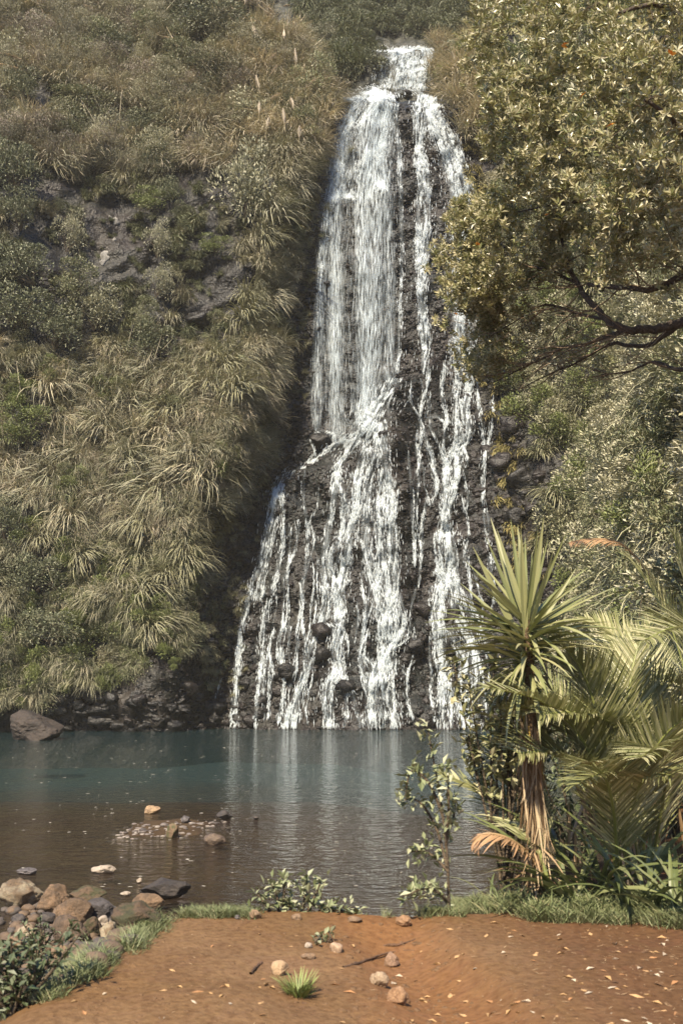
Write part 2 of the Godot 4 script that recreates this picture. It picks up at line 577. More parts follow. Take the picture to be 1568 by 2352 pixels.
func rock_knobs(cliff: Node) -> void:
	var kinds := []
	for k in 6:
		var a := Color(0.0165, 0.0165, 0.017) if k % 3 < 2 else Color(0.023, 0.019, 0.018)
		kinds.append(rock_mesh(100 + k, 2, a, a * 0.6, M.knob, 7, 0.4))
	var where := [[], [], [], [], [], []]
	var big := []
	for k in 15000:
		var y := r(-0.3, 36.0)
		var x := r(pw(LEFT_EDGE, y) - 1.0, pw(RIGHT_EDGE, y) + 2.5)
		if y < 3.5 and rng.randf() < 0.6:
			x = r(-16.0, 10.5)
		var s := 0.05 + 0.11 * pow(rng.randf(), 3.0)
		if y < 4.5 and rng.randf() < 0.25:
			s *= 1.7
		var t := Transform3D(Basis.from_euler(Vector3(r(0, 6), r(0, 6), r(0, 6))).scaled(Vector3(r(0.9, 1.4), r(0.7, 1.0), r(0.7, 1.1)) * s), cliff_point(x, y, -s * 0.1))
		where[k % 6].append(t)
	for k in 3600:
		var y := r(-0.2, 35.0)
		var x := pw(LEFT_EDGE, y) + rng.randfn(0.5, 0.8)
		var s := 0.06 + 0.16 * pow(rng.randf(), 2.0)
		where[k % 6].append(Transform3D(Basis.from_euler(Vector3(r(0, 6), r(0, 6), r(0, 6))).scaled(Vector3(r(0.9, 1.4), r(0.7, 1.0), r(0.7, 1.1)) * s), cliff_point(x, y, 0.0)))
	# blocks that read singly: the toe of the wall left of the falls, the apron, the dry wall to the right
	for k in 270:
		var zone := k % 3 if k % 6 != 0 else 1
		var x := 0.0
		var y := 0.0
		if zone == 0:
			y = r(-0.1, 1.3)
			x = r(-13.5, -4.5)
		elif zone == 1:
			y = r(-0.1, 13.0)
			x = r(-5.5, 8.5)
		else:
			y = r(4.0, 20.0)
			x = r(6.6, 10.5)
		var s := r(0.2, 0.5) if zone == 0 else (r(0.10, 0.24) if zone == 1 else r(0.15, 0.4))
		big.append(Transform3D(Basis.from_euler(Vector3(r(-0.5, 0.5), r(0, 6), r(-0.5, 0.5))).scaled(Vector3(r(1.0, 1.8 if zone == 0 else 1.3), r(0.4 if zone == 0 else 0.7, 0.8 if zone == 0 else 1.1), r(0.7, 1.0)) * s), cliff_point(x, y, -s * 0.22)))
	# named blocks seen in the photograph: pixel, width
	for q in [[457, 735, 62], [490, 1650, 38], [640, 1585, 30], [660, 1540, 40], [735, 1500, 40], [735, 1450, 44], [800, 1575, 40], [950, 1480, 50], [965, 1400, 44], [880, 1000, 26], [935, 216, 26], [905, 225, 26], [1020, 275, 26], [690, 1085, 22], [575, 1655, 34], [600, 1610, 30], [1085, 405, 30], [1170, 980, 60], [1195, 1100, 70], [1230, 1020, 60], [1150, 1060, 50], [1185, 1190, 60], [735, 1010, 40], [320, 1610, 34], [390, 1625, 30], [260, 1600, 34], [430, 1580, 44], [180, 1620, 30]]:
		var p := cliff_hit(q[0], q[1])
		var s: float = q[2] * 0.5 * -p.z / FPX
		big.append(Transform3D(Basis.from_euler(Vector3(r(-0.4, 0.4), r(0, 6), r(-0.3, 0.3))).scaled(Vector3(1.05, 0.85, 0.8) * s), p + Vector3(0, 0, s * 0.25)))
	for k in 6:
		many("rock_rubble", kinds[k], where[k], [], cliff)
	for k in big.size():
		obj("rock", kinds[k % 6], cliff).transform = big[k]
# ---------------------------------------------------------------- the waterfall
# each stream: photo line, width, how much water, how broken (0 smooth veil .. 1 splashing)
func streams() -> Array:
	return [
		# upper fall
		[[[912, 114], [890, 145], [882, 206]], 24, 2.2, 0.6, "u"], [[[928, 111], [915, 150], [908, 208]], 26, 2.0, 0.6, "u"], [[[950, 110], [938, 150], [930, 210]], 28, 2.0, 0.6, "u"], [[[970, 112], [960, 150], [950, 206]], 24, 2.0, 0.6, "u"], [[[984, 118], [982, 150], [968, 190], [960, 208]], 16, 2.2, 0.7, "u"],
		# lip
		[[[790, 236], [830, 222], [850, 208], [870, 214], [890, 222], [905, 232]], 22, 1.6, 1.0, "m"], [[[840, 212], [860, 232], [880, 250]], 24, 1.5, 1.0, "m"], [[[900, 224], [920, 214], [950, 212], [975, 222]], 10, 1.0, 1.0, "m"],
		# main curtain
		[[[830, 226], [800, 262], [775, 330], [764, 400], [752, 480], [745, 540], [738, 640], [733, 760], [728, 880], [726, 990]], 16, 0.65, 0.35, "m"],
		[[[842, 226], [812, 268], [790, 340], [778, 420], [770, 500], [772, 600], [772, 700], [770, 820], [772, 930], [775, 1020]], 20, 1.0, 0.25, "m"],
		[[[758, 560], [748, 552], [738, 575], [736, 640], [732, 760]], 6, 0.8, 0.6, "m"],
		[[[758, 556], [768, 575], [770, 640], [768, 760], [770, 900]], 14, 1.0, 0.2, "m"],
		[[[868, 228], [848, 280], [838, 360], [832, 450], [832, 560], [834, 680], [838, 800], [838, 880], [825, 975]], 22, 1.2, 0.25, "m"],
		[[[885, 228], [874, 280], [866, 360], [864, 460], [862, 580], [862, 700], [860, 800], [850, 900], [838, 975]], 22, 1.15, 0.25, "m"],
		[[[902, 232], [894, 290], [886, 380], [888, 480], [892, 600], [894, 700], [894, 800], [890, 880]], 18, 0.65, 0.25, "m"],
		[[[910, 236], [912, 300], [918, 380], [920, 480], [922, 600], [918, 720], [912, 860]], 9, 0.5, 0.5, "m"],
		[[[855, 240], [828, 300], [808, 380], [800, 460]], 20, 0.9, 0.9, "m"], [[[880, 240], [860, 300], [850, 380], [848, 460]], 30, 1.3, 0.8, "m"], [[[815, 250], [792, 320], [775, 400], [768, 470]], 18, 1.1, 0.9, "m"],
		[[[895, 240], [882, 310], [876, 380], [872, 440]], 18, 1.0, 0.8, "m"],
		# the thin wide sheet between the strands
		[[[850, 262], [838, 400], [832, 600], [828, 800], [826, 990]], 74, 0.3, 0.1, "m"], [[[785, 300], [764, 450], [758, 650], [754, 850], [752, 1010]], 34, 0.3, 0.1, "m"],
		# right branch
		[[[968, 220], [958, 285], [962, 340], [976, 400], [980, 470], [974, 560], [972, 660], [974, 760], [972, 860]], 14, 1.5, 0.6, "m"],
		[[[985, 222], [972, 300], [958, 360], [964, 430], [960, 520], [962, 640], [965, 760]], 11, 1.2, 0.6, "m"],
		[[[978, 220], [992, 285], [1012, 330], [1030, 370], [1040, 420], [1046, 480], [1050, 560], [1052, 680], [1050, 800]], 16, 1.5, 0.7, "m"],
		[[[992, 228], [1012, 290], [1040, 340], [1060, 400], [1075, 440], [1082, 520], [1078, 640]], 16, 1.4, 0.7, "m"],
		[[[1010, 262], [1030, 300], [1052, 330], [1064, 370], [1080, 420], [1090, 480]], 6, 0.9, 0.8, "m"],
		[[[1022, 350], [1036, 400], [1050, 450], [1062, 500], [1064, 600], [1060, 760], [1062, 860]], 36, 0.75, 0.45, "m"],
		[[[770, 236], [762, 262], [758, 300]], 4, 0.6, 0.9, "m"],
		# apron, centre
		[[[914, 872], [895, 900], [872, 935], [845, 975], [815, 1000], [785, 1020]], 26, 1.7, 0.8, "m"],
		[[[800, 1006], [762, 1030], [722, 1058], [690, 1080], [655, 1098], [636, 1116], [622, 1180], [608, 1240], [592, 1310], [572, 1375], [556, 1440], [546, 1520], [541, 1600], [536, 1670]], 11, 1.35, 0.8, "m"],
		[[[640, 1116], [628, 1190], [620, 1250], [604, 1320], [588, 1380]], 16, 0.7, 0.7, "m"],
		[[[650, 1104], [648, 1160], [652, 1230], [640, 1300], [622, 1370], [606, 1440], [600, 1520], [594, 1600], [586, 1670]], 8, 0.9, 0.8, "m"],
		[[[770, 1018], [764, 1000], [748, 992], [730, 994], [716, 1014], [722, 1038], [724, 1054]], 4, 1.0, 0.8, "m"],
		[[[850, 965], [822, 1008], [796, 1044], [774, 1085], [764, 1160], [752, 1240], [744, 1300], [748, 1370], [742, 1420], [716, 1480], [706, 1530], [690, 1580], [672, 1670]], 14, 1.25, 0.8, "m"],
		[[[770, 1085], [792, 1160], [786, 1220], [760, 1280], [770, 1340], [784, 1420]], 14, 0.9, 0.8, "m"],
		[[[858, 970], [838, 1030], [822, 1090], [816, 1160], [800, 1250], [784, 1330], [778, 1420], [770, 1490], [776, 1540], [752, 1580], [756, 1670]], 18, 1.2, 0.8, "m"],
		[[[866, 975], [862, 1040], [846, 1110], [838, 1200], [842, 1270], [858, 1330], [876, 1400], [890, 1470], [862, 1540], [852, 1600], [850, 1672]], 17, 1.4, 0.8, "m"],
		[[[876, 975], [884, 1050], [894, 1120], [898, 1200], [904, 1290], [914, 1380], [924, 1440], [896, 1500], [880, 1560], [896, 1610], [908, 1672]], 15, 1.2, 0.8, "m"],
		[[[880, 1080], [870, 1180], [878, 1280], [896, 1400], [900, 1470]], 26, 0.7, 0.5, "m"],
		[[[884, 1500], [874, 1560], [872, 1610], [876, 1672]], 30, 1.3, 0.9, "m"],
		[[[700, 1080], [698, 1150], [706, 1210], [704, 1290], [690, 1370], [696, 1440], [706, 1500]], 7, 0.8, 0.8, "m"],
		[[[712, 1200], [722, 1240], [708, 1300], [692, 1360]], 5, 0.8, 0.8, "m"],
		[[[955, 1350], [942, 1410], [938, 1460], [900, 1490]], 6, 1.0, 0.9, "m"],
		[[[730, 1440], [760, 1436], [786, 1440], [800, 1490], [792, 1540]], 5, 0.9, 0.9, "m"],
		[[[778, 1546], [806, 1590], [822, 1640], [826, 1672]], 8, 0.9, 0.9, "m"], [[[790, 1550], [794, 1600], [792, 1670]], 8, 0.9, 0.9, "m"],
		[[[716, 1530], [700, 1548], [682, 1590], [664, 1640], [660, 1672]], 14, 1.1, 0.9, "m"],
		[[[622, 1460], [612, 1540], [606, 1600], [610, 1650]], 4, 0.6, 0.9, "m"], [[[508, 1560], [498, 1600], [490, 1640]], 4, 0.7, 0.9, "m"], [[[668, 1440], [664, 1500], [670, 1540]], 3, 0.6, 0.9, "m"],
		# apron, right
		[[[1070, 800], [1078, 860], [1068, 940], [1074, 1000], [1052, 1040], [1046, 1100], [1030, 1170], [1024, 1230], [1032, 1290], [1020, 1350], [1004, 1400], [1012, 1470], [1016, 1560], [1014, 1672]], 13, 1.3, 0.8, "m"],
		[[[1046, 810], [1050, 880], [1044, 950], [1052, 1010], [1030, 1060], [1018, 1130], [1020, 1210], [1010, 1300], [1000, 1390]], 12, 1.0, 0.8, "m"],
		[[[1020, 840], [1012, 900], [1024, 960], [1016, 1030], [1026, 1090], [1014, 1150]], 7, 0.8, 0.8, "m"],
		[[[984, 840], [978, 900], [964, 950], [978, 1010], [992, 1060], [1000, 1120], [990, 1160]], 8, 0.9, 0.8, "m"],
		[[[964, 870], [982, 930], [976, 960], [1004, 960], [1016, 970]], 5, 0.8, 0.9, "m"],
		[[[1090, 850], [1098, 930], [1110, 1000], [1112, 1070], [1106, 1150], [1116, 1230], [1132, 1310]], 6, 1.0, 0.8, "m"],
		[[[1130, 910], [1128, 980], [1112, 1040], [1104, 1080]], 5, 0.9, 0.9, "m"], [[[1060, 1090], [1072, 1130], [1070, 1180]], 5, 0.7, 0.8, "m"],
		[[[980, 1150], [968, 1210], [966, 1290], [958, 1350]], 7, 0.6, 0.8, "m"], [[[934, 1020], [942, 1100], [946, 1200], [952, 1290]], 5, 0.45, 0.7, "m"],
		[[[1020, 1210], [1036, 1260], [1034, 1330], [1044, 1400]], 20, 1.1, 0.8, "m"], [[[990, 1390], [1000, 1450], [1016, 1520], [1030, 1600], [1034, 1672]], 12, 1.1, 0.9, "m"],
		[[[1010, 1440], [1044, 1470], [1066, 1530], [1062, 1600], [1064, 1672]], 18, 1.1, 0.9, "m"], [[[1050, 1420], [1084, 1480], [1090, 1560], [1088, 1672]], 20, 0.9, 0.9, "m"],
		[[[1000, 1310], [1060, 1360], [1084, 1420]], 16, 0.6, 0.8, "m"],
	]

func drop_mesh() -> ArrayMesh:
	var mb := MB.new()
	var ring := []
	for k in 4:
		ring.append(mb.p(Vector3(cos(TAU * k / 4.0), 0.15, sin(TAU * k / 4.0) * 0.7), Color.WHITE))
	var a := mb.p(Vector3(0, 1, 0), Color.WHITE)
	var b := mb.p(Vector3(0, -1, 0), Color.WHITE)
	for k in 4:
		mb.tri(a, ring[k], ring[(k + 1) % 4])
		mb.tri(b, ring[(k + 1) % 4], ring[k])
	return mb.mesh(M.white, true)

func build_waterfall() -> void:
	var main := base("waterfall", Vector3(1, 0, -51), "tall white waterfall fanning over the dark cliff into the pool", "waterfall")
	var upper := base("upper_waterfall", Vector3(4.5, 37, -70), "short white fall set back in the gully above the main waterfall", "waterfall")
	var drop := drop_mesh()
	var veils := [veil_mat(1, 0.38), veil_mat(2, 0.5), veil_mat(3, 0.6), veil_mat(4, 0.2), veil_mat(5, 0.28), veil_mat(6, 0.11)]
	var foam := []
	var q := 0
	var all := streams()
	# thin threads that find their own way down between the larger streams
	rng.seed = 900
	for k in 64:
		var x := r(600, 1110)
		var y := r(1060, 1500) if x < 930 else r(850, 1500)
		if x < 930:
			y = maxf(y, lerpf(1140, 980, (x - 600) / 300.0))
		if y < 1100.0 + (640.0 - x) * 3.0:
			continue
		var path := []
		var stop := minf(y + r(120, 420), 1668)
		while y < stop:
			path.append([x, y])
			x += (n_mid.get_noise_2d(x * 0.05, y * 0.03) * 26.0 + (x - 850.0) * 0.02) + r(-6, 6)
			y += r(28, 60)
		if path.size() > 2:
			all.append([path, r(2.5, 6.0), r(0.6, 1.0), 0.85, "m"])
	for s in all:
		q += 1
		var parent: Node3D = upper if s[4] == "u" else main
		var flat := []
		for p in s[0]:
			flat.append(Vector2(p[0], p[1]))
		var line := smooth_line(flat, 8)
		var w_px: float = s[1]
		var amount: float = s[2]
		var broken: float = s[3]
		var pts := []
		var lens := [0.0]
		for k in line.size():
			var jitter := n_big.get_noise_2d(line[k].y * 0.12, q * 31.0) * w_px * 0.25 * broken
			var p := cliff_hit(line[k].x + jitter, line[k].y)
			pts.append(p)
		# water that starts at the lip stays on the near side of it
		if parent == main:
			for k in range(pts.size() - 2, -1, -1):
				if pts[k].z < pts[k + 1].z - 1.6:
					pts[k] = at(line[k].x, line[k].y, -pts[k + 1].z + 0.15)
		for k in range(1, pts.size()):
			lens.append(lens[k - 1] + pts[k].distance_to(pts[k - 1]))
		var total: float = lens[lens.size() - 1]
		# free-falling water hangs straight: smooth the depth of the gentle streams
		if broken < 0.5:
			for pass_ in 6:
				for k in range(1, pts.size() - 1):
					pts[k].z = maxf(pts[k].z, (pts[k - 1].z + pts[k + 1].z) * 0.5)
		var scale: float = -pts[0].z / FPX
		var stream := Node3D.new()
		stream.name = "stream"
		parent.add_child(stream, true)
		stream.global_position = Vector3.ZERO
		# the thin sheet
		var mb := MB.new()
		var half := w_px * scale * (0.8 + 0.75 * maxf(0.0, 0.5 - broken) * 2.0)
		var cols := 6
		for k in pts.size():
			var d: Vector3 = (pts[mini(k + 1, pts.size() - 1)] - pts[maxi(k - 1, 0)]).normalized()
			var side := Vector3(0, 0, 1).cross(d)
			side = -Vector3(side.x, side.y, 0).normalized()
			var fade := minf(1.0, minf(k, pts.size() - 1 - k) * 0.35 + 0.25)
			var ww := half * (0.8 + 0.35 * n_big.get_noise_2d(lens[k] * 2.0, q * 17.0)) * lerpf(fade, 1.0, 0.4)
			for c in cols + 1:
				var u := float(c) / cols
				var p: Vector3 = pts[k] + side * ww * (u * 2.0 - 1.0)
				p.z = maxf(pts[k].z, -cliff_at(p.x, p.y)) + 0.14 + 0.05 * sin(u * PI)
				mb.p(p, Color.WHITE, Vector2(0.02 + 0.96 * u, lens[k] / 11.0 + q * 0.37))
		for k in pts.size() - 1:
			for c in cols:
				var a := k * (cols + 1) + c
				mb.quad(a, a + cols + 1, a + cols + 2, a + 1)
		var kind := 0 if amount < 1.05 else (1 if amount < 1.18 else 2)
		if broken < 0.15:
			kind = 5
		if broken > 0.4:
			kind = 3 if amount < 1.1 else 4
		obj("veil", mb.mesh(veils[kind], true), stream)
		# the threads and beads of white water
		var drops := []
		var n := int(total / scale * w_px * amount * (0.55 if broken > 0.4 else 0.03))
		for k in n:
			var l := rng.randf() * total
			var a := 0
			var b := lens.size() - 1
			while b - a > 1:
				var m := (a + b) >> 1
				if lens[m] > l:
					b = m
				else:
					a = m
			var t: float = (l - lens[a]) / maxf(lens[b] - lens[a], 0.001)
			var d: Vector3 = (pts[b] - pts[a]).normalized()
			var off := clampf(rng.randfn(0.0, 0.5) * (2.2 if k % 8 == 0 else 1.0), -2.4, 2.4)
			var clump := 0.0
			if broken > 0.4:
				clump = n_fine.get_noise_2d(off * w_px * 0.045 + q * 40.0, l * 0.55) + 0.6 * n_fine.get_noise_2d(off * w_px * 0.13 + q * 90.0, l * 0.9) + 0.8 * n_mid.get_noise_2d(off * w_px * 0.03 + q * 20.0, l * 0.5)
				if clump < r(-0.04, 0.40):
					continue
			else:
				clump = n_fine.get_noise_2d(off * w_px * 0.10 + q * 40.0, l * 0.06) + 0.5 * n_fine.get_noise_2d(off * w_px * 0.22, l * 0.2)
				if clump < r(-0.1, 0.3):
					continue
			var side := Vector3(0, 0, 1).cross(d)
			side = -Vector3(side.x, side.y, 0).normalized()
			var p: Vector3 = pts[a].lerp(pts[b], t) + side * off * w_px * scale * 0.8
			p.z = maxf(p.z - 0.3 * broken, -cliff_at(p.x, p.y)) + r(0.08, 0.3)
			var length := r(0.03, 0.12) * (1.0 + (k % 5) * 0.22) if broken > 0.4 else r(0.12, 0.5)
			var width := r(0.006, 0.016) if broken > 0.4 else r(0.005, 0.011)
			if l < 1.5 and broken < 0.4:
				length *= 0.5
			var dd := (d + Vector3(r(-0.35, 0.35), 0, r(-0.2, 0.2)) * broken).normalized()
			if broken > 0.4:
				dd = (dd + Vector3.DOWN * 0.9).normalized()
			var xx := dd.cross(Vector3(0, 0, 1)).normalized()
			drops.append(Transform3D(Basis(xx * width, -dd * length, xx.cross(dd) * width), p))
		if drops.size() > 0:
			many("white_water", drop, drops, [], stream)
		# foam where it meets the pool
		if line[line.size() - 1].y > 1655:
			var e: Vector3 = pts[pts.size() - 1]
			for k in int(w_px * 20.0):
				var p := Vector3(e.x + rng.randfn(0, 1.1) * w_px * scale, r(0.0, 0.05) + 0.5 * pow(rng.randf(), 5.0), e.z + 0.1 + 2.2 * pow(rng.randf(), 3.0))
				foam.append(Transform3D(Basis.from_euler(Vector3(0, r(0, 6), 0)).scaled(Vector3(r(0.02, 0.12), r(0.012, 0.03), r(0.02, 0.10))), p))
	many("foam", drop, foam, [], main)
	# stray drops spread over the wet face
	var stray := []
	for k in 5200:
		var y := r(0.0, 34.0)
		var x := r(pw(LEFT_EDGE, y) + 1.2, pw(RIGHT_EDGE, y) - 0.8)
		if y < 12.0 and x < -5.0 + y * 0.15:
			continue
		if y > 13.0 and x < -1.6:
			continue
		if n_fine.get_noise_2d(x * 1.2, y * 0.12) < r(-0.1, 0.35):
			continue
		var s := r(0.5, 1.0)
		stray.append(Transform3D(Basis(Vector3(0.014 * s, 0, 0), Vector3(0, r(0.1, 0.35) * s, 0), Vector3(0, 0, 0.014 * s)), cliff_point(x, y, r(0.1, 0.3))))
	many("spray", drop, stray, [], main)
# ---------------------------------------------------------------- plants of the cliffs
func tussock_mesh(seed_: int, n: int, length: float, spread: float, droop: float, pal: Array, width := 0.03, lift := 0.6) -> ArrayMesh:
	rng.seed = seed_
	var mb := MB.new()
	for k in n:
		var a := r(-1.0, 1.0)
		var d := Vector3(a * spread, lift * r(0.3, 1.3), r(0.25, 1.0))
		var c: Color = pal[rng.randi() % pal.size()] * r(0.75, 1.25)
		blade(mb, Vector3(r(-0.22, 0.22), r(-0.2, 0.2), r(-0.1, 0.1)), d, length * r(0.55, 1.15), width * r(0.7, 1.3), droop * r(0.6, 1.3), 5, c * 0.9, c.lerp(pal[0] * 1.1, 0.3))
	return mb.mesh(M.grass)

func shrub_mesh(seed_: int, leaves: int, size: float, pal: Array, m: Material, ratio := 0.42) -> ArrayMesh:
	rng.seed = seed_
	var mb := MB.new()
	var blobs := []
	for k in 9:
		blobs.append([Vector3(r(-0.62, 0.62), r(-0.55, 0.6), r(-0.3, 0.55)), r(0.28, 0.5)])
	for k in leaves:
		var b = blobs[rng.randi() % blobs.size()]
		var d := rdir()
		if d.y < -0.3 and rng.randf() < 0.6:
			d.y = -d.y
		var p: Vector3 = b[0] + d * b[1] * pow(rng.randf(), 0.3)
		var c: Color = pal[rng.randi() % pal.size()] * r(0.75, 1.25)
		var out := (d + rdir() * 0.8 + Vector3.UP * 0.35).normalized()
		leaf(mb, p, out, (Vector3.UP + rdir() * 0.7).normalized(), size * r(0.7, 1.3), size * ratio * r(0.8, 1.2), c)
	# woody stems inside
	for b in blobs:
		tube(mb, [Vector3(0, -0.7, -0.4), b[0] * 0.5 + Vector3(0, -0.2, -0.1), b[0]], [0.03, 0.018, 0.006], 4, Color(0.10, 0.08, 0.06))
	return mb.mesh(m)

const OLIVE := [Color(0.180, 0.189, 0.104), Color(0.140, 0.159, 0.077), Color(0.235, 0.226, 0.138)]
const GREYG := [Color(0.285, 0.277, 0.190), Color(0.366, 0.345, 0.253), Color(0.214, 0.219, 0.135)]
const STRAW := [Color(0.522, 0.454, 0.329), Color(0.424, 0.383, 0.260), Color(0.310, 0.297, 0.174), Color(0.620, 0.539, 0.416)]
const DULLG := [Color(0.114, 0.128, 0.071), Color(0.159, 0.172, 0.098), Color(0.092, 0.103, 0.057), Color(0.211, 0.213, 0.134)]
const BROWN := [Color(0.241, 0.190, 0.168), Color(0.189, 0.167, 0.125), Color(0.301, 0.254, 0.222)]
const FRESH := [Color(0.145, 0.172, 0.057), Color(0.187, 0.213, 0.076), Color(0.108, 0.132, 0.037)]

var bare := [[240, 545, 75, 95], [140, 430, 60, 36], [520, 655, 85, 62], [570, 720, 50, 42], [430, 415, 66, 28], [120, 425, 50, 34], [300, 620, 40, 48], [455, 730, 44, 36], [250, 400, 60, 18], [470, 545, 50, 24]]

func is_bare(p: Vector2) -> bool:
	for e in bare:
		if pow((p.x - e[0]) / e[2], 2.0) + pow((p.y - e[1]) / e[3], 2.0) < 1.0:
			return true
	return false

func face_basis(x: float, y: float, s: float) -> Basis:
	# outward horizontal normal of the cliff, softened towards the viewer
	var e := 0.8
	var gx := (cliff_at(x + e, y) - cliff_at(x - e, y)) / (2.0 * e)
	var z := Vector3(clampf(gx, -1.2, 1.2), 0, 1).normalized()
	var b := Basis(Vector3.UP.cross(z), Vector3.UP, z)
	return b.rotated(z, rng.randfn(0.0, 0.4)).rotated(Vector3.UP, r(-0.4, 0.4)).scaled(Vector3(s * r(0.85, 1.15), s * r(0.85, 1.15), s))

func sedge_words(q: Array, all: Array) -> String:
	# told apart by the row it hangs in and its place along that row
	var rows := [[0, 660, "on the rim beside the dark wet wall"], [660, 895, "in the first row under the mid-cliff shrubs"], [895, 1005, "in the second row under the mid-cliff shrubs"], [1005, 1125, "across the middle of the sedge slope"], [1125, 1285, "in the lower middle of the sedge slope"], [1285, 1600, "in the lowest row above the waterline rocks"]]
	for row in rows:
		if q[1] >= row[0] and q[1] < row[1]:
			var n := 0
			for o in all:
				if o[1] >= row[0] and o[1] < row[1] and (o[0] < q[0] or (o[0] == q[0] and o[1] < q[1])):
					n += 1
			return "%s weeping sedge %s" % [["leftmost", "second from left", "third from left", "fourth from left", "fifth from left", "sixth from left", "seventh from left", "eighth from left", "ninth from left", "tenth from left"][n], row[2]]
	return ""

func build_left_cliff_plants() -> void:
	var weeping := []
	var fine := []
	for k in 4:
		weeping.append(tussock_mesh(20 + k, 110, 1.5, 0.8, 0.42, [GREYG, [OLIVE[2], GREYG[0], STRAW[2]], [GREYG[1], GREYG[0], STRAW[1]], [GREYG[0], STRAW[1], STRAW[0]]][k], 0.03, 0.9))
		fine.append(tussock_mesh(30 + k, 150, 1.35, 0.8, 0.36, [STRAW, GREYG, [STRAW[0], GREYG[1], BROWN[2]], STRAW][k], 0.022, 1.1))
	var dark := []
	for k in 3:
		dark.append(tussock_mesh(40 + k, 110, 1.0, 0.9, 0.40, [DULLG, OLIVE, DULLG][k], 0.04, 0.8))
	var bush := []
	for k in 5:
		bush.append(shrub_mesh(50 + k, 2300, 0.095, [DULLG, OLIVE, [DULLG[3], OLIVE[2], GREYG[0]], DULLG, FRESH][k], M.shrub))
	var scrub := []
	for k in 4:
		scrub.append(shrub_mesh(60 + k, 3600, 0.062, [[OLIVE[2], GREYG[0], GREYG[1]], [GREYG[1], STRAW[2], GREYG[0]], [BROWN[0], BROWN[2], GREYG[0]], [DULLG[3], BROWN[1], OLIVE[2]]][k], M.shrub, 0.3))
	rng.seed = 77
	var hold := []
	# shrubs that stand out: pixel centre, size, kind, words
	var list := [
		[556, 450, 165, 225, 2, "big round olive shrub overhanging the rock right of centre on the left cliff"], [600, 375, 100, 90, 2, "pale-tipped shrub crowning the big round shrub on the left cliff"],
		[168, 545, 85, 130, 2, "narrow upright shrub in front of the lichen-spotted rock"], [70, 620, 150, 120, 0, "broad dark shrub at the left edge below the narrow upright shrub"],
		[185, 660, 130, 110, 1, "rounded olive shrub below the lichen-spotted rock"], [60, 720, 170, 130, 0, "dark shrub mass low at the left edge of the mid cliff"], [225, 720, 130, 120, 2, "pale olive shrub left of the two hanging shrubs"],
		[40, 400, 130, 150, 0, "tall dull shrub at the left edge beside the upper overhang"], [60, 500, 110, 110, 3, "dark shrub between the left edge and the bare rock"], [150, 770, 150, 110, 3, "dark low shrub above the weeping sedge slope"],
		[355, 795, 125, 110, 0, "dense round dark shrub over the sedges in mid cliff"], [365, 560, 70, 110, 2, "upper of the two hanging shrubs between bare rock patches"], [370, 655, 75, 100, 2, "lower of the two hanging shrubs between bare rock patches"], [340, 730, 80, 80, 1, "small shrub under the two hanging shrubs"],
		[360, 470, 130, 60, 4, "flat yellow-green shrub just under the grassy overhang"], [60, 915, 90, 90, 4, "bright yellow-green shrub among the sedges at the left edge"], [70, 985, 130, 110, 4, "green leafy shrub below the bright yellow-green one"],
		[205, 265, 180, 100, 1, "wide olive shrub on the upper left slope"], [330, 300, 120, 80, 0, "dark leafy shrub in the upper grass slope"], [70, 225, 130, 100, 3, "brownish shrub at the left edge of the upper slope"], [480, 60, 210, 110, 0, "wide dark shrub on the skyline at the top of the left cliff"],
		[600, 30, 110, 70, 3, "dark shrub at the very top beside the plumes"], [690, 20, 40, 30, 0, "small round dark bush right of the skyline plumes"], [160, 245, 130, 70, 1, "pale shrub above the wide olive shrub"], [270, 120, 130, 90, 3, "shrub in the middle of the top left slope"], [420, 150, 130, 90, 1, "olive shrub below the skyline shrub"],
		[640, 85, 40, 55, 0, "small dark rounded shrub right under the skyline plumes"], [200, 1480, 130, 90, 4, "leafy fern-green shrub low on the left cliff above the pool"], [120, 1440, 150, 100, 0, "dark shrub low at the left above the waterline"], [270, 1500, 80, 70, 2, "small shrub hanging over the toe of the left cliff"],
		[405, 1525, 34, 34, 4, "little green plant alone on the rocks left of the falls"], [520, 1065, 80, 90, 4, "mossy yellow-green shrub at the right edge of the sedge slope"], [340, 1400, 90, 70, 4, "fresh green shrub among the lower sedges"], [90, 1320, 130, 110, 0, "dark shrub among the lower sedges at the left"],
		[30, 1200, 100, 110, 3, "dark shrub at the left edge below the pale sedges"], [590, 700, 70, 90, 2, "leafy shrub on the right rim of the left cliff"], [575, 760, 70, 70, 1, "olive shrub on the right rim below the leafy one"], [500, 570, 90, 50, 4, "yellow-green ledge plant over the dark earth face"], [640, 560, 50, 120, 1, "hanging foliage on the rim beside the dark wet wall"],
	]
	for q in list:
		var p := cliff_hit(q[0], q[1])
		var s: float = -p.z / FPX / 2.0
		var o := obj("shrub", bush[q[4]])
		o.transform = Transform3D(Basis.from_euler(Vector3(0, r(-0.6, 0.6), 0)).scaled(Vector3(q[2] * s * 1.1, q[3] * s * 1.1, minf(q[2], q[3]) * s * 1.1)), p + Vector3(0, 0, 0.3 + minf(q[2], q[3]) * s * 0.45))
		hold.append([q[0], q[1], q[2] * 0.52, q[3] * 0.52])
		tag(o, q[5], "shrub", "shrubs on the left cliff")
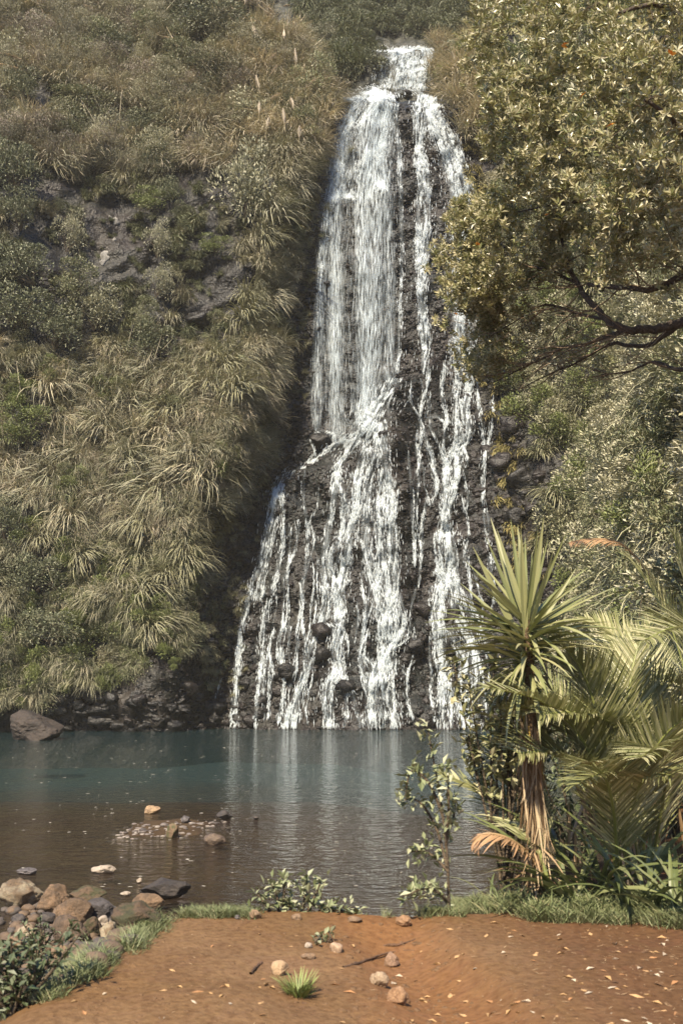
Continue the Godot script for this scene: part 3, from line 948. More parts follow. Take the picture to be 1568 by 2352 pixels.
	for q in [[95, 110, 130, 110, 2, "reddish-brown wiry scrub at the top left corner of the slope"], [35, 330, 110, 100, 2, "reddish-brown wiry scrub at the left edge of the upper slope"], [160, 150, 150, 110, 3, "brown-grey wiry scrub in the top left slope"], [380, 210, 150, 110, 0, "olive wiry scrub in the middle of the upper slope"], [520, 190, 170, 120, 3, "grey-brown wiry scrub left of the plumed grass"], [300, 60, 150, 110, 1, "pale wiry scrub near the top edge left of centre"], [30, 60, 120, 120, 1, "pale wiry scrub in the top left corner"], [560, 120, 130, 90, 0, "olive wiry scrub below the skyline shrub"], [640, 160, 110, 90, 3, "brown wiry scrub among the plumed grass"], [250, 360, 130, 70, 2, "brown wiry scrub above the grassy overhang"], [740, 110, 100, 90, 3, "brown wiry scrub on the skyline left of the upper fall"]]:
		var p := cliff_hit(q[0], q[1])
		var s: float = -p.z / FPX
		var o := obj("wiry_scrub", scrub[q[4]])
		o.transform = Transform3D(Basis.from_euler(Vector3(0, r(-0.5, 0.5), 0)).scaled(Vector3(q[2], q[3] * 1.1, q[2] * 0.8) * s * 0.6), p + Vector3(0, 0, 1.0))
		tag(o, q[5], "scrub", "wiry scrub on the upper left slope")
	# weeping sedges that stand out singly: pixel of the root, reach in pixels, kind
	var marked := [[415, 880, 130, 0], [465, 900, 130, 1], [530, 860, 130, 1], [545, 905, 150, 1], [340, 870, 110, 0], [300, 930, 120, 0], [370, 1000, 130, 3], [390, 960, 120, 1], [330, 1010, 120, 3], [440, 1040, 110, 0], [400, 1110, 150, 0], [440, 1090, 150, 3], [350, 1130, 140, 0], [300, 1060, 120, 0], [230, 1000, 130, 3], [170, 960, 120, 0], [320, 1215, 120, 1], [400, 1180, 110, 0], [315, 1290, 110, 1], [430, 1300, 120, 1], [380, 1330, 110, 1], [240, 1380, 90, 0], [340, 1375, 120, 1], [300, 1420, 80, 0], [365, 1440, 110, 1], [420, 1270, 120, 1], [500, 1080, 110, 3], [630, 500, 130, 0], [610, 560, 120, 1], [570, 740, 130, 1], [560, 690, 90, 1], [600, 620, 90, 3], [220, 880, 120, 0], [120, 900, 120, 3], [100, 1100, 130, 0], [170, 1060, 130, 0], [240, 1160, 130, 0], [160, 1200, 130, 3], [200, 1280, 110, 1], [100, 1250, 110, 1], [60, 1150, 120, 0], [490, 830, 100, 1], [280, 870, 110, 0]]
	for q in marked:
		var p := cliff_hit(q[0], q[1])
		var s: float = q[2] * -p.z / FPX / 1.7
		var o := obj("weeping_sedge", weeping[q[3]])
		o.transform = Transform3D(face_basis(p.x, p.y, s), p + Vector3(0, 0, 0.15))
		var words: String = "large weeping sedge with long %s blades hanging down the left cliff" % ["grey-green", "olive green", "grey-green", "straw-streaked"][q[3]]
		words = sedge_words(q, marked)
		tag(o, words, "sedge", "large weeping sedges on the left cliff, %s" % ["grey-green", "olive", "grey-green", "straw-streaked"][q[3]])
	# the rest of the cover, by zone
	var cover := {}
	var singles := 0
	for k in 8500:
		var y := r(1.2, 52.0)
		var x := r(-21.0, pw(LEFT_EDGE, y) + 0.3)
		var p := cliff_point(x, y, 0.1)
		var v := seen(p)
		if v.x < -60 or v.y < -60 or is_bare(v):
			continue
		if v.y > (1540 if v.x < 330 else 1480) + 50 * n_mid.get_noise_2d(x, 3.0) + maxf(0.0, 100.0 - v.x * 0.4):
			continue
		if v.x > 452 + 15 * n_mid.get_noise_2d(y * 2.0, 9.0) and v.y > 1170:
			continue
		var held := false
		for e in hold:
			if pow((v.x - e[0]) / e[2], 2.0) + pow((v.y - e[1]) / e[3], 2.0) < 1.0:
				held = true
		if held and rng.randf() < 0.93:
			continue
		var m: Mesh
		var s := 1.0
		var word := ""
		var u := rng.randf()
		var out := 0.0
		if v.y > 800:
			if u < 0.42:
				m = weeping[rng.randi() % 4]
				s = r(0.4, 0.95)
				word = "sedge"
			elif u < 0.72 and v.y < 1250:
				m = fine[rng.randi() % 4]
				s = r(0.5, 1.0)
				word = "pale grass"
			elif u < 0.75:
				m = bush[4 if rng.randf() < 0.4 else rng.randi() % 4]
				s = r(0.5, 0.9)
				out = 0.3
			else:
				m = dark[rng.randi() % 3]
				s = r(0.5, 1.0)
		elif v.y > 400:
			if u < 0.5 and v.x < 600:
				continue
			m = dark[rng.randi() % 3] if u < 0.8 else (weeping[rng.randi() % 4] if u < 0.94 else bush[rng.randi() % 4])
			s = r(0.4, 0.9)
		else:
			if u < 0.22 + 0.4 * smoothstep(300.0, 650.0, v.x):
				m = fine[rng.randi() % 4]
				s = r(0.7, 1.5)
				word = "straw"
			elif u < 0.72:
				if rng.randf() < 0.55:
					continue
				m = scrub[rng.randi() % 4] if u < 0.62 else bush[rng.randi() % 4]
				s = r(0.7, 1.7)
				out = 0.35 * s
			else:
				m = dark[rng.randi() % 3] if u < 0.85 else weeping[rng.randi() % 4]
				s = r(0.6, 1.3)
		p.z += out
		var t := Transform3D(face_basis(x, y, s), p)
		if word != "" and singles < 230 and rng.randf() < 0.16 and v.x > 0 and v.y > 0:
			singles += 1
			var o := obj({"sedge": "weeping_sedge", "pale grass": "pale_tussock", "straw": "straw_tussock"}[word], m)
			o.transform = t
			tag(o, {"sedge": "small weeping sedge tuft on the lower slope of the left cliff", "pale grass": "pale fine-bladed tussock on the middle slope of the left cliff", "straw": "straw-coloured grass tussock on the upper slope of the left cliff"}[word], "grass", {"sedge": "small sedge tufts on the left cliff", "pale grass": "pale tussocks on the left cliff", "straw": "straw tussocks on the upper left slope"}[word])
		else:
			if not cover.has(m):
				cover[m] = [[], []]
			cover[m][0].append(t)
			cover[m][1].append(Color.WHITE * r(0.6, 1.3))
	for m in cover:
		var o := many("cliff_grass", m, cover[m][0], cover[m][1])
		tag(o, "mixed grass and low scrub covering the left cliff between the larger plants", "grass")
	# fine hanging growth along the rim of the wet wall
	var moss := tussock_mesh(90, 60, 0.55, 0.8, 0.5, [Color(0.20, 0.17, 0.06), Color(0.14, 0.13, 0.045), Color(0.26, 0.21, 0.09)], 0.05, 0.5)
	var hang := []
	var tint := []
	for k in 700:
		var y := r(9.0, 34.0)
		var x := pw(LEFT_EDGE, y) + rng.randfn(-0.35, 0.3)
		if rng.randf() < 0.16:
			y = r(3.0, 34.0)
			x = pw(RIGHT_EDGE, y) + rng.randfn(0.5, 0.5)
		hang.append(Transform3D(face_basis(x, y, r(0.5, 1.1)), cliff_point(x, y, 0.05)))
		tint.append(Color.WHITE * r(0.6, 1.2))
	tag(many("hanging_moss", moss, hang, tint), "golden-green moss and fern hanging along both rims of the wet rock", "moss")
	var rim := [[], []]
	for k in 150:
		var y := r(12.5, 36.0)
		var x := pw(LEFT_EDGE, y) + rng.randfn(-0.9, 0.5)
		rim[k % 2].append(Transform3D(face_basis(x, y, r(0.5, 1.1)), cliff_point(x, y, 0.25)))
	tag(many("rim_sedge", weeping[2], rim[0], []), "drooping sedges along the right rim of the left cliff", "grass")
	tag(many("rim_grass", fine[1], rim[1], []), "straw grass along the right rim of the left cliff", "grass")
	var ferns := [[], []]
	for k in 420:
		var y := r(1.5, 34.0)
		var x := pw(LEFT_EDGE, y) + r(-0.3, 2.2) * rng.randf()
		ferns[k % 2].append(Transform3D(face_basis(x, y, r(0.18, 0.45)), cliff_point(x, y, 0.05)))
	tag(many("wall_fern", dark[1], ferns[0], []), "small ferns rooted in the dark wall left of the falls", "fern")
	tag(many("wall_grass", weeping[1], ferns[1], []), "small grass tufts rooted in the dark wall left of the falls", "grass")
	# scattered tufts on the bare rock
	var tufts := []
	for k in 150:
		var v := Vector2(r(60, 660), r(380, 780))
		var p := cliff_hit(v.x, v.y)
		tufts.append(Transform3D(face_basis(p.x, p.y, r(0.2, 0.5)), p))
	tag(many("rock_tuft", dark[0], tufts, []), "tiny tufts rooted in the bare dark rock of the left cliff", "grass")
	# pale lichen patches
	for q in [[265, 510, 22], [242, 588, 26], [236, 604, 16], [254, 500, 10], [112, 500, 10], [66, 518, 10], [264, 552, 12], [300, 668, 9]]:
		var p := cliff_hit(q[0], q[1])
		var s: float = q[2] * 0.5 * -p.z / FPX
		var o := obj("lichen_patch", rock_mesh(300 + int(q[0]), 2, Color(0.42, 0.42, 0.4), Color(0.3, 0.3, 0.29), M.stone, 4, 0.5))
		o.transform = Transform3D(Basis.from_scale(Vector3(s * 0.8, s, 0.12)), p + Vector3(0, 0, 0.02))
		tag(o, "pale lichen patch on the bare rock of the left cliff", "lichen", "pale lichen patches on the left cliff")
	# dead stalks leaning out of the grass
	var stalk := MB.new()
	rng.seed = 91
	blade(stalk, Vector3.ZERO, Vector3(0.05, 0.8, 0.5), 1.0, 0.022, 0.02, 3, Color(0.5, 0.45, 0.34), Color(0.55, 0.49, 0.37))
	var sm := stalk.mesh(M.dry)
	var sticks := []
	for k in 420:
		var y := r(4.0, 46.0)
		var x := r(-16.0, pw(LEFT_EDGE, y) - 0.3)
		var v := seen(cliff_point(x, y))
		if is_bare(v) or v.y > 1420 or (v.y > 420 and v.y < 800):
			continue
		sticks.append(Transform3D(Basis.from_euler(Vector3(r(-0.5, 0.6), r(-1.2, 1.2), rng.randfn(0.0, 0.6))) * r(0.8, 2.2), cliff_point(x, y, 0.5)))
	tag(many("dead_stalks", sm, sticks, []), "pale dead stalks leaning out of the grass of the left cliff", "stalks")
	build_plumes()

func build_plumes() -> void:
	rng.seed = 5
	# pampas plumes: pixel of the foot, pixel of the tip, words
	var list := [[572, 28, 570, -14], [584, 30, 583, -4], [592, 33, 590, 2], [600, 34, 601, 8], [607, 38, 608, 6], [618, 40, 622, 10], [556, 12, 560, -10], [664, 36, 665, 12], [690, 75, 689, 34], [627, 58, 631, 32], [620, 66, 624, 40], [590, 105, 588, 80], [594, 108, 593, 82], [610, 150, 612, 120], [632, 160, 634, 122], [682, 175, 677, 110], [598, 230, 587, 172], [634, 190, 636, 150], [400, 122, 402, 92], [408, 124, 410, 110], [10, 150, 55, 138], [2, 178, 58, 160], [205, 45, 235, 30], [100, 40, 104, 32], [598, 285, 640, 262], [575, 330, 606, 318], [1000, 125, 1000, 97], [1014, 140, 1014, 115], [1040, 150, 1040, 118], [1055, 152, 1066, 130], [1074, 150, 1084, 118], [1098, 165, 1110, 140], [1060, 170, 1080, 155], [700, 190, 700, 150], [655, 300, 650, 250], [620, 310, 618, 270], [660, 225, 664, 190], [706, 230, 702, 196], [725, 215, 728, 180], [672, 262, 668, 226], [640, 250, 645, 214], [600, 275, 596, 236], [742, 190, 744, 152], [715, 150, 712, 118], [690, 330, 688, 290], [655, 120, 652, 88], [720, 280, 716, 244]]
	for q in list:
		var p := cliff_hit(q[0], q[1])
		p += Vector3(0, 0, 1.5)
		var tip := at(q[2], q[3], -p.z)
		p = p + (p - tip).normalized() * 0.9
		var o := base("pampas_plume", p, "", "plume")
		var mb := MB.new()
		var d := tip - p
		tube(mb, [Vector3.ZERO, d * 0.5, d * 0.62], [0.02, 0.016, 0.014], 4, Color(0.34, 0.29, 0.19))
		obj("stalk", mb.mesh(M.dry), o)
		mb = MB.new()
		var dn := d.normalized()
		for k in 130:
			var t := rng.randf()
			var side := rdir()
			side = (side - dn * side.dot(dn)).normalized()
			var c := Color(0.56, 0.49, 0.39) * r(0.8, 1.15)
			blade(mb, d * lerpf(0.36, 0.92, t), dn * 1.0 + side * 0.28, 0.34 * (1.15 - t) + 0.1, 0.06, 0.06, 2, c, c)
		obj("plume", mb.mesh(M.dry), o)
		var where := "on the skyline at the top of the left cliff" if q[1] < 70 and q[0] > 500 and q[0] < 700 else ("leaning out from the left edge of the slope" if q[0] < 300 else ("on the grassy shoulder right of the upper fall" if q[0] > 900 else "standing in the grass of the upper left slope"))
		tag(o, "pale pampas plume " + where, "plume", "pampas plumes " + where)

func build_right_cliff_plants() -> void:
	rng.seed = 201
	var pale := []
	for k in 3:
		pale.append(shrub_mesh(210 + k, 2200, 0.10, [[GREYG[1], GREYG[1] * 1.2, Color(0.46, 0.44, 0.31)], [OLIVE[0] * 1.3, OLIVE[2] * 1.3, GREYG[0] * 1.2], FRESH][k], M.shrub))
	var straw := tussock_mesh(220, 150, 1.4, 0.8, 0.34, STRAW, 0.024, 1.2)
	var sedge := tussock_mesh(221, 110, 1.1, 0.8, 0.42, [GREYG[0], STRAW[2], OLIVE[1]], 0.03, 0.8)
	rng.seed = 202
	# straw grass on the shoulder right of the upper fall
	for k in 46:
		var v := Vector2(r(985, 1130), r(110, 330))
		if v.x < 990 + (v.y - 190) * 0.55:
			continue
		var p := cliff_hit(v.x, v.y)
		var o := obj("straw_tussock", straw)
		o.transform = Transform3D(face_basis(p.x, p.y, r(1.1, 1.8)), p + Vector3(0, 0, 0.4))
		tag(o, "straw-coloured grass tussock on the shoulder right of the upper fall", "grass", "straw tussocks right of the upper fall")
	var cover := [[], [], [], []]
	for k in 900:
		var y := r(1.0, 46.0)
		var x := pw(RIGHT_EDGE, y) + 0.8 + r(0.0, 14.0)
		if y < 16.0:
			x += 1.2
		cover[k % 4].append(Transform3D(face_basis(x, y, r(0.7, 1.5) if k % 4 < 1 else r(0.8, 1.7)), cliff_point(x, y, 0.3)))
	for k in 4:
		tag(many("cliff_scrub", [sedge, pale[0], pale[1], pale[2]][k], cover[k], []), "mixed scrub and sedge covering the cliff behind the tree on the right", "scrub")
	# the gully behind the upper fall
	var gully := [[], []]
	for k in 520:
		var v := Vector2(r(690, 1180), r(-60, 195))
		var p := cliff_hit(v.x, v.y)
		var mid := absf(v.x - 935.0) < 85.0 and v.y > 80.0
		if mid or (v.y > 168.0 and v.x > 760 and v.x < 990) or p.z > -67.0:
			continue
		gully[k % 2].append(Transform3D(Basis.from_euler(Vector3(0, r(-1, 1), 0)).scaled(Vector3(r(0.8, 1.8), r(0.8, 1.6), r(0.8, 1.4))), p))
	rng.seed = 203
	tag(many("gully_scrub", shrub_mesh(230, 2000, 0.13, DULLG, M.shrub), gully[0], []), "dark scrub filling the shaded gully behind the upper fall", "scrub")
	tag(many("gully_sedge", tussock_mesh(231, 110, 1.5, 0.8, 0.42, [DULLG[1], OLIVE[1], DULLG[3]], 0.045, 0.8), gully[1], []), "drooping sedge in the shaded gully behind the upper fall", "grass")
	rng.seed = 204
	# shrubs of the right slope, nearer than the falls: pixel, size, depth, kind, words
	for q in [[1330, 930, 170, 110, 27, 0, "pale silver-green shrub at the foot of the bare twigs"], [1450, 960, 200, 120, 26, 0, "pale silver-green shrub right of the falls under the tree"], [1300, 1020, 150, 120, 30, 0, "pale shrub beside the dark rock wall"], [1420, 1060, 190, 130, 27, 1, "olive shrub in the middle of the right slope"], [1540, 1100, 150, 160, 22, 2, "dark glossy green shrub at the right edge of the slope"], [1370, 1130, 170, 110, 29, 1, "dull olive shrub above the dead brown frond"], [1500, 1190, 190, 110, 24, 2, "green leafy shrub above the palm fronds at the right"], [1330, 1200, 110, 80, 33, 1, "small olive shrub at the edge of the dark rock wall"], [1390, 1300, 200, 130, 28, 1, "olive shrub behind the upright leaves of the cabbage tree"], [1320, 1400, 150, 120, 30, 0, "grey-green shrub low on the right slope"], [1480, 1400, 200, 160, 20, 2, "green shrub behind the upper palm fronds"], [1300, 1500, 160, 120, 28, 1, "dark olive shrub between the cabbage tree and the palm"], [1540, 1000, 140, 110, 24, 0, "pale leafy shrub at the right edge beneath the main limb"], [1240, 880, 110, 70, 34, 1, "thin dark shrub on the rock beside the lower fall"], [1560, 860, 130, 100, 21, 1, "dark shrub at the right edge under the limbs"], [1420, 850, 200, 110, 26, 1, "dull green shrub behind the bare twigs"], [1500, 700, 220, 200, 26, 1, "dark foliage behind the main limb at the right"], [1400, 560, 260, 240, 30, 1, "dark foliage seen through the middle of the tree"], [1480, 300, 300, 330, 28, 1, "dark foliage seen through the upper right of the tree"], [1320, 200, 260, 300, 34, 1, "dark foliage behind the upper crown beside the shoulder"]]:
		var p := slope_hit(q[0], q[1])
		var s: float = -p.z / FPX / 2.0
		var o := obj("shrub", pale[q[5]])
		o.transform = Transform3D(Basis.from_euler(Vector3(0, r(-0.5, 0.5), 0)).scaled(Vector3(q[2] * 1.25, q[3] * 1.35, q[2]) * s), p)
		tag(o, q[6], "shrub", "shrubs on the right slope")
	for k in 60:
		var v := Vector2(r(1240, 1600), r(880, 1560))
		var p := slope_hit(v.x, v.y)
		var o := obj("weeping_sedge", sedge)
		o.transform = Transform3D(Basis.from_euler(Vector3(0, r(-0.8, 0.3), 0)).scaled(Vector3.ONE * r(0.8, 1.4)), p)
		tag(o, "drooping sedge tuft on the slope right of the falls", "grass", "sedge tufts on the right slope")
	build_slope()

func hill_x(y: float, d: float) -> float:
	return 2.5 + 0.143 * d + y * 0.2 + n_mid.get_noise_2d(d * 0.4, y * 0.4) * 0.8

func slope_hit(x: float, y: float) -> Vector3:
	var q := ray(x, y)
	var d := 9.0
	while d < 80.0:
		var p := EYE + q * d
		if cliff_at(p.x, p.y) < d or (d < 50.0 and p.x > hill_x(p.y, d)):
			break
		d += 0.25
	return EYE + q * d

func build_slope() -> void:
	# the wooded slope on the right that carries those shrubs
	var mb := MB.new()
	var nx := 40
	var ny := 44
	for j in ny:
		var y := -1.0 + j * 0.62
		for i in nx:
			var d := lerpf(52.0, 9.0, float(i) / (nx - 1))
			mb.p(Vector3(hill_x(y, d), y, -d), Color(0.065, 0.055, 0.04))
	for j in ny - 1:
		for i in nx - 1:
			var k := j * nx + i
			mb.quad(k, k + nx, k + nx + 1, k + 1)
	tag(obj("hillside", mb.mesh(M.cliff, true)), "steep earthy hillside right of the pool under the scrub", "", "", "structure")
	var pale := [shrub_mesh(240, 1800, 0.12, [GREYG[0] * 1.25, GREYG[1] * 1.25, OLIVE[2] * 1.3], M.shrub), shrub_mesh(241, 1800, 0.11, OLIVE, M.shrub)]
	rng.seed = 206
	var where := [[], []]
	for k in 700:
		var d := r(10.0, 50.0)
		var y := r(0.3, 25.0)
		where[k % 2].append(Transform3D(Basis.from_euler(Vector3(0, r(-3, 3), 0)).scaled(Vector3(r(0.7, 1.4), r(0.6, 1.2), r(0.7, 1.4))), Vector3(hill_x(y, d) + 0.2, y, -d)))
	for k in 2:
		tag(many("hillside_scrub", pale[k], where[k], []), "low scrub covering the hillside right of the pool", "scrub")
# ---------------------------------------------------------------- the near tree on the right
func build_tree() -> void:
	rng.seed = 301
	var root := base("broadleaf_tree", at(1800, 2000, 11.0) * Vector3(1, 0, 1) + Vector3(0, 1.2, 0), "big spreading broadleaf tree reaching in from the right with bare forked limbs", "tree")
	var org := root.position
	var bark := Color(0.105, 0.08, 0.06)
	var nodes: Array[Vector3] = []
	var rad: Array[float] = []
	var lines := [
		# trunk, then main limbs: pixel x, y, depth, radius
		[[1800, 2000, 11.0, 0.30], [1810, 1500, 11.0, 0.27], [1790, 1100, 11.2, 0.25], [1770, 860, 11.3, 0.23], [1760, 600, 11.4, 0.2], [1740, 300, 11.4, 0.16], [1720, 0, 11.4, 0.12], [1700, -220, 11.2, 0.07]],
		[[1770, 830, 11.3, 0.11], [1660, 745, 11.4, 0.085], [1568, 742, 11.4, 0.075], [1500, 757, 11.5, 0.068], [1440, 755, 11.5, 0.062], [1392, 735, 11.6, 0.055], [1352, 690, 11.8, 0.048], [1325, 652, 12.0, 0.042], [1300, 590, 12.2, 0.03], [1285, 535, 12.4, 0.018]],
		[[1325, 652, 12.0, 0.03], [1270, 625, 12.3, 0.024], [1210, 610, 12.6, 0.018], [1130, 600, 12.9, 0.01]],
		[[1760, 700, 11.4, 0.09], [1640, 600, 11.0, 0.06], [1568, 635, 10.9, 0.052], [1500, 664, 11.0, 0.046], [1420, 660, 11.3, 0.04], [1350, 652, 11.7, 0.03]],
		[[1440, 755, 11.5, 0.04], [1390, 775, 11.9, 0.034], [1340, 792, 12.3, 0.03], [1290, 800, 12.7, 0.025], [1240, 826, 13.0, 0.018], [1190, 850, 13.2, 0.012], [1130, 880, 13.4, 0.006]],
		[[1568, 742, 11.4, 0.05], [1480, 795, 12.2, 0.036], [1400, 790, 12.6, 0.03], [1330, 830, 13.0, 0.02], [1260, 860, 13.3, 0.013], [1200, 890, 13.5, 0.006]],
		[[1392, 735, 11.6, 0.03], [1330, 720, 12.2, 0.024], [1250, 700, 12.7, 0.018], [1180, 740, 13.0, 0.012], [1120, 775, 13.2, 0.007]],
		[[1770, 860, 11.3, 0.07], [1640, 830, 11.6, 0.05], [1560, 850, 12.0, 0.036], [1500, 830, 12.4, 0.024], [1440, 855, 12.8, 0.014], [1380, 860, 13.0, 0.008]],
		[[1740, 330, 11.4, 0.09], [1640, 250, 10.6, 0.06], [1540, 235, 10.4, 0.045], [1440, 275, 10.6, 0.034], [1360, 320, 11.0, 0.024], [1260, 370, 11.6, 0.014]],
		[[1720, 60, 11.4, 0.08], [1600, 70, 10.4, 0.055], [1500, 95, 10.2, 0.042], [1400, 120, 10.6, 0.03], [1300, 140, 11.2, 0.02], [1180, 180, 11.9, 0.01]],
		[[1750, 480, 11.4, 0.09], [1640, 420, 10.4, 0.06], [1540, 410, 10.2, 0.045], [1440, 440, 10.6, 0.034], [1340, 460, 11.3, 0.024], [1220, 480, 12.2, 0.014], [1100, 510, 12.8, 0.008]],
		[[1710, -120, 11.2, 0.07], [1580, -80, 10.2, 0.045], [1460, -30, 10.4, 0.03], [1340, 20, 11.0, 0.02], [1200, 40, 11.8, 0.01]],
		[[1640, 420, 10.4, 0.05], [1590, 340, 9.2, 0.04], [1540, 270, 8.6, 0.03], [1480, 230, 8.4, 0.02]],
		[[1600, 70, 10.4, 0.05], [1560, 40, 9.2, 0.04], [1500, 10, 8.6, 0.03], [1420, 30, 8.4, 0.02]],
	]
	var li := 0
	for l in lines:
		var pts := []
		var radii := []
		for q in l:
			pts.append(at(q[0], q[1], q[2]) - org)
			radii.append(q[3] * (1.0 if li == 0 else 0.72))
		if li == 0:
			pts[0] = Vector3(0, -0.2, 0)
		var fine := smooth_line(pts, 5)
		var fr := []
		for k in fine.size():
			var t := k / 5.0
			var a := mini(int(t), radii.size() - 1)
			fr.append(lerpf(radii[a], radii[mini(a + 1, radii.size() - 1)], t - a))
			if k > 0 and k < fine.size() - 1:
				fine[k] += rdir() * radii[a] * 0.35
			nodes.append(fine[k])
			rad.append(fr[k])
		var mb := MB.new()
		tube(mb, fine, fr, 9, bark, 0.08)
		obj("trunk" if li == 0 else "limb", mb.mesh(M.bark, true), root)
		li += 1
	# where the leaf clusters are: pixel ellipse, depth range, how many
	var zones := [
		[1180, 100, 110, 120, 10.6, 12.4, 130], [1330, 60, 170, 90, 9.6, 12.0, 170], [1500, 60, 110, 110, 8.2, 11.5, 150],
		[1180, 260, 80, 120, 11.0, 12.8, 120], [1300, 250, 140, 120, 9.8, 12.4, 190], [1450, 240, 150, 120, 8.4, 11.8, 190], [1560, 300, 70, 180, 8.0, 11.0, 90],
		[1160, 360, 60, 60, 11.6, 13.0, 50], [1260, 400, 110, 60, 10.6, 12.8, 90], [1430, 420, 150, 90, 9.2, 12.0, 140], [1550, 480, 80, 90, 8.6, 11.6, 70],
		[1110, 510, 80, 60, 12.2, 13.6, 90], [1230, 500, 120, 60, 11.4, 13.4, 120], [1350, 510, 100, 60, 10.6, 13.0, 70],
		[1080, 610, 78, 56, 12.4, 13.8, 110], [1190, 590, 110, 60, 11.8, 13.6, 110], [1060, 720, 56, 70, 12.8, 14.0, 70], [1130, 700, 90, 60, 12.4, 13.8, 80], [1110, 810, 60, 60, 13.0, 14.2, 50],
		[1180, 790, 90, 60, 12.8, 14.2, 40], [1330, 600, 90, 50, 11.4, 13.2, 40], [1450, 580, 110, 60, 10.4, 12.6, 60], [1540, 610, 60, 60, 10.0, 12.4, 30], [1300, 780, 120, 60, 13.0, 14.6, 30],
	]
	var spots: Array[Vector3] = []
	for z in zones:
		for k in int(z[6] * 0.66):
			var e := Vector2.from_angle(r(0, TAU)) * sqrt(rng.randf())
			var v := Vector2(z[0] + e.x * z[2], z[1] + e.y * z[3])
			if n_big.get_noise_2d(v.x * 0.11, v.y * 0.14) < -0.06 and rng.randf() < 0.88:
				continue
			spots.append(at(v.x, v.y, r(z[4], z[5])) - org)
	# grow twigs: every cluster is tied to the nearest wood already there
	var order := []
	for k in spots.size():
		var best := 1e9
		for n in nodes:
			best = minf(best, n.distance_squared_to(spots[k]))
		order.append([best, k])
	order.sort_custom(func(a, b): return a[0] < b[0])
	var twig := MB.new()
	for o in order:
		var p: Vector3 = spots[o[1]]
		var best := 1e9
		var near := 0
		for n in nodes.size():
			var d := nodes[n].distance_squared_to(p)
			if d < best:
				best = d
				near = n
		var a := nodes[near]
		var len_ := sqrt(best)
		if len_ < 0.05:
			continue
		var steps := maxi(2, int(len_ / 0.16))
		var ra := minf(rad[near] * 0.6, 0.006 + 0.007 * len_)
		var pts := [a]
		var rr := [ra]
		var sag := Vector3(r(-0.1, 0.1), r(-0.14, 0.05), r(-0.1, 0.1)) * len_
		for k in range(1, steps + 1):
			var t := float(k) / steps
			var q := a.lerp(p, t) + sag * sin(t * PI) + rdir() * 0.018
			if k == steps:
				q = p
			pts.append(q)
			rr.append(lerpf(ra, 0.003, t))
			nodes.append(q)
			rad.append(lerpf(ra, 0.003, t))
		tube(twig, pts, rr, 4, Color(0.17, 0.125, 0.085))
	# bare twigs under the lower crown
	for k in 1500:
		var n := rng.randi() % nodes.size()
		var v := seen(nodes[n] + org)
		if v.x < 1080 or v.x > 1600 or v.y < 600 or v.y > 900 or rad[n] < 0.0035 or rng.randf() < 0.3:
			continue
		var p := nodes[n]
		var d := Vector3(r(-1.0, -0.2), r(-0.55, 0.25), r(-0.5, 0.2)).normalized()
		var pts := [p]
		var rr := [minf(rad[n], 0.009)]
		for q in 6:
			d = (d + rdir() * 0.28 + Vector3(-0.08, 0.02, 0)).normalized()
			p += d * 0.11
			pts.append(p)
			rr.append(lerpf(rr[0], 0.0025, (q + 1) / 6.0))
		tube(twig, pts, rr, 4, Color(0.30, 0.23, 0.155))
	tag(obj("twigs", twig.mesh(M.bark, true), root), "", "", "", "stuff")
	# leaves
	var pals := [[Color(0.245, 0.239, 0.113), Color(0.316, 0.295, 0.166), Color(0.187, 0.196, 0.083)], [Color(0.359, 0.336, 0.196), Color(0.460, 0.420, 0.270), Color(0.259, 0.252, 0.120)], [Color(0.187, 0.203, 0.083), Color(0.259, 0.252, 0.113), Color(0.389, 0.357, 0.210)]]
	var sprays := []
	for k in 6:
		var mb := MB.new()
		for q in 11:
			var a := q * 2.4
			var tilt := lerpf(0.35, 1.45, q / 10.0)
			var d := Vector3(sin(tilt) * cos(a), cos(tilt), sin(tilt) * sin(a)) + rdir() * 0.22
			var c: Color = pals[k % 3][rng.randi() % 3] * r(0.8, 1.25)
			leaf(mb, Vector3(0, 0.02 - 0.006 * q, 0), d, (Vector3.UP * 1.0 + rdir() * 0.5), r(0.055, 0.082), r(0.022, 0.031), c, 0.16)
		sprays.append(mb.mesh(M.gloss))
	var place := [[], [], [], [], [], []]
	var near := []
	for p in spots:
		for q in 6 + rng.randi() % 3:
			var t := p + rdir() * r(0.0, 0.24)
			var up := (Vector3(-0.35, 0.75, 0.25) + rdir() * 0.9).normalized()
			var x := up.cross(rdir()).normalized()
			var tr := Transform3D(Basis(x, up, x.cross(up)) * r(0.8, 1.25), t)
			near.append([(t + org).length(), tr])
	near.sort_custom(func(a, b): return a[0] < b[0])
	for k in near.size():
		if k < 300:
			obj("leaf_spray", sprays[k % 6], root).transform = near[k][1]
		else:
			place[k % 6].append(near[k][1])
	for k in 6:
		many("foliage", sprays[k], place[k], [], root)
	# a few orange dying leaves
	var mbo := MB.new()
	leaf(mbo, Vector3.ZERO, Vector3(0, -0.3, 1), Vector3.UP, 0.085, 0.035, Color(0.62, 0.20, 0.03))
	leaf(mbo, Vector3.ZERO, Vector3(0.7, -0.4, 0.6), Vector3.UP, 0.07, 0.03, Color(0.7, 0.32, 0.05))
	var om := mbo.mesh(M.strap)
	for q in [[1543, 128, 8.0], [1412, 283, 8.2], [1178, 188, 11.0], [1345, 212, 9.6], [1287, 105, 9.4], [1213, 287, 11.4], [1268, 337, 11.0], [1094, 555, 12.4], [1040, 718, 12.8], [1260, 490, 11.2]]:
		obj("dying_leaf", om, root).transform = Transform3D(Basis.from_euler(Vector3(r(-1, 1), r(0, 6), 0)), at(q[0], q[1], q[2]) - org)

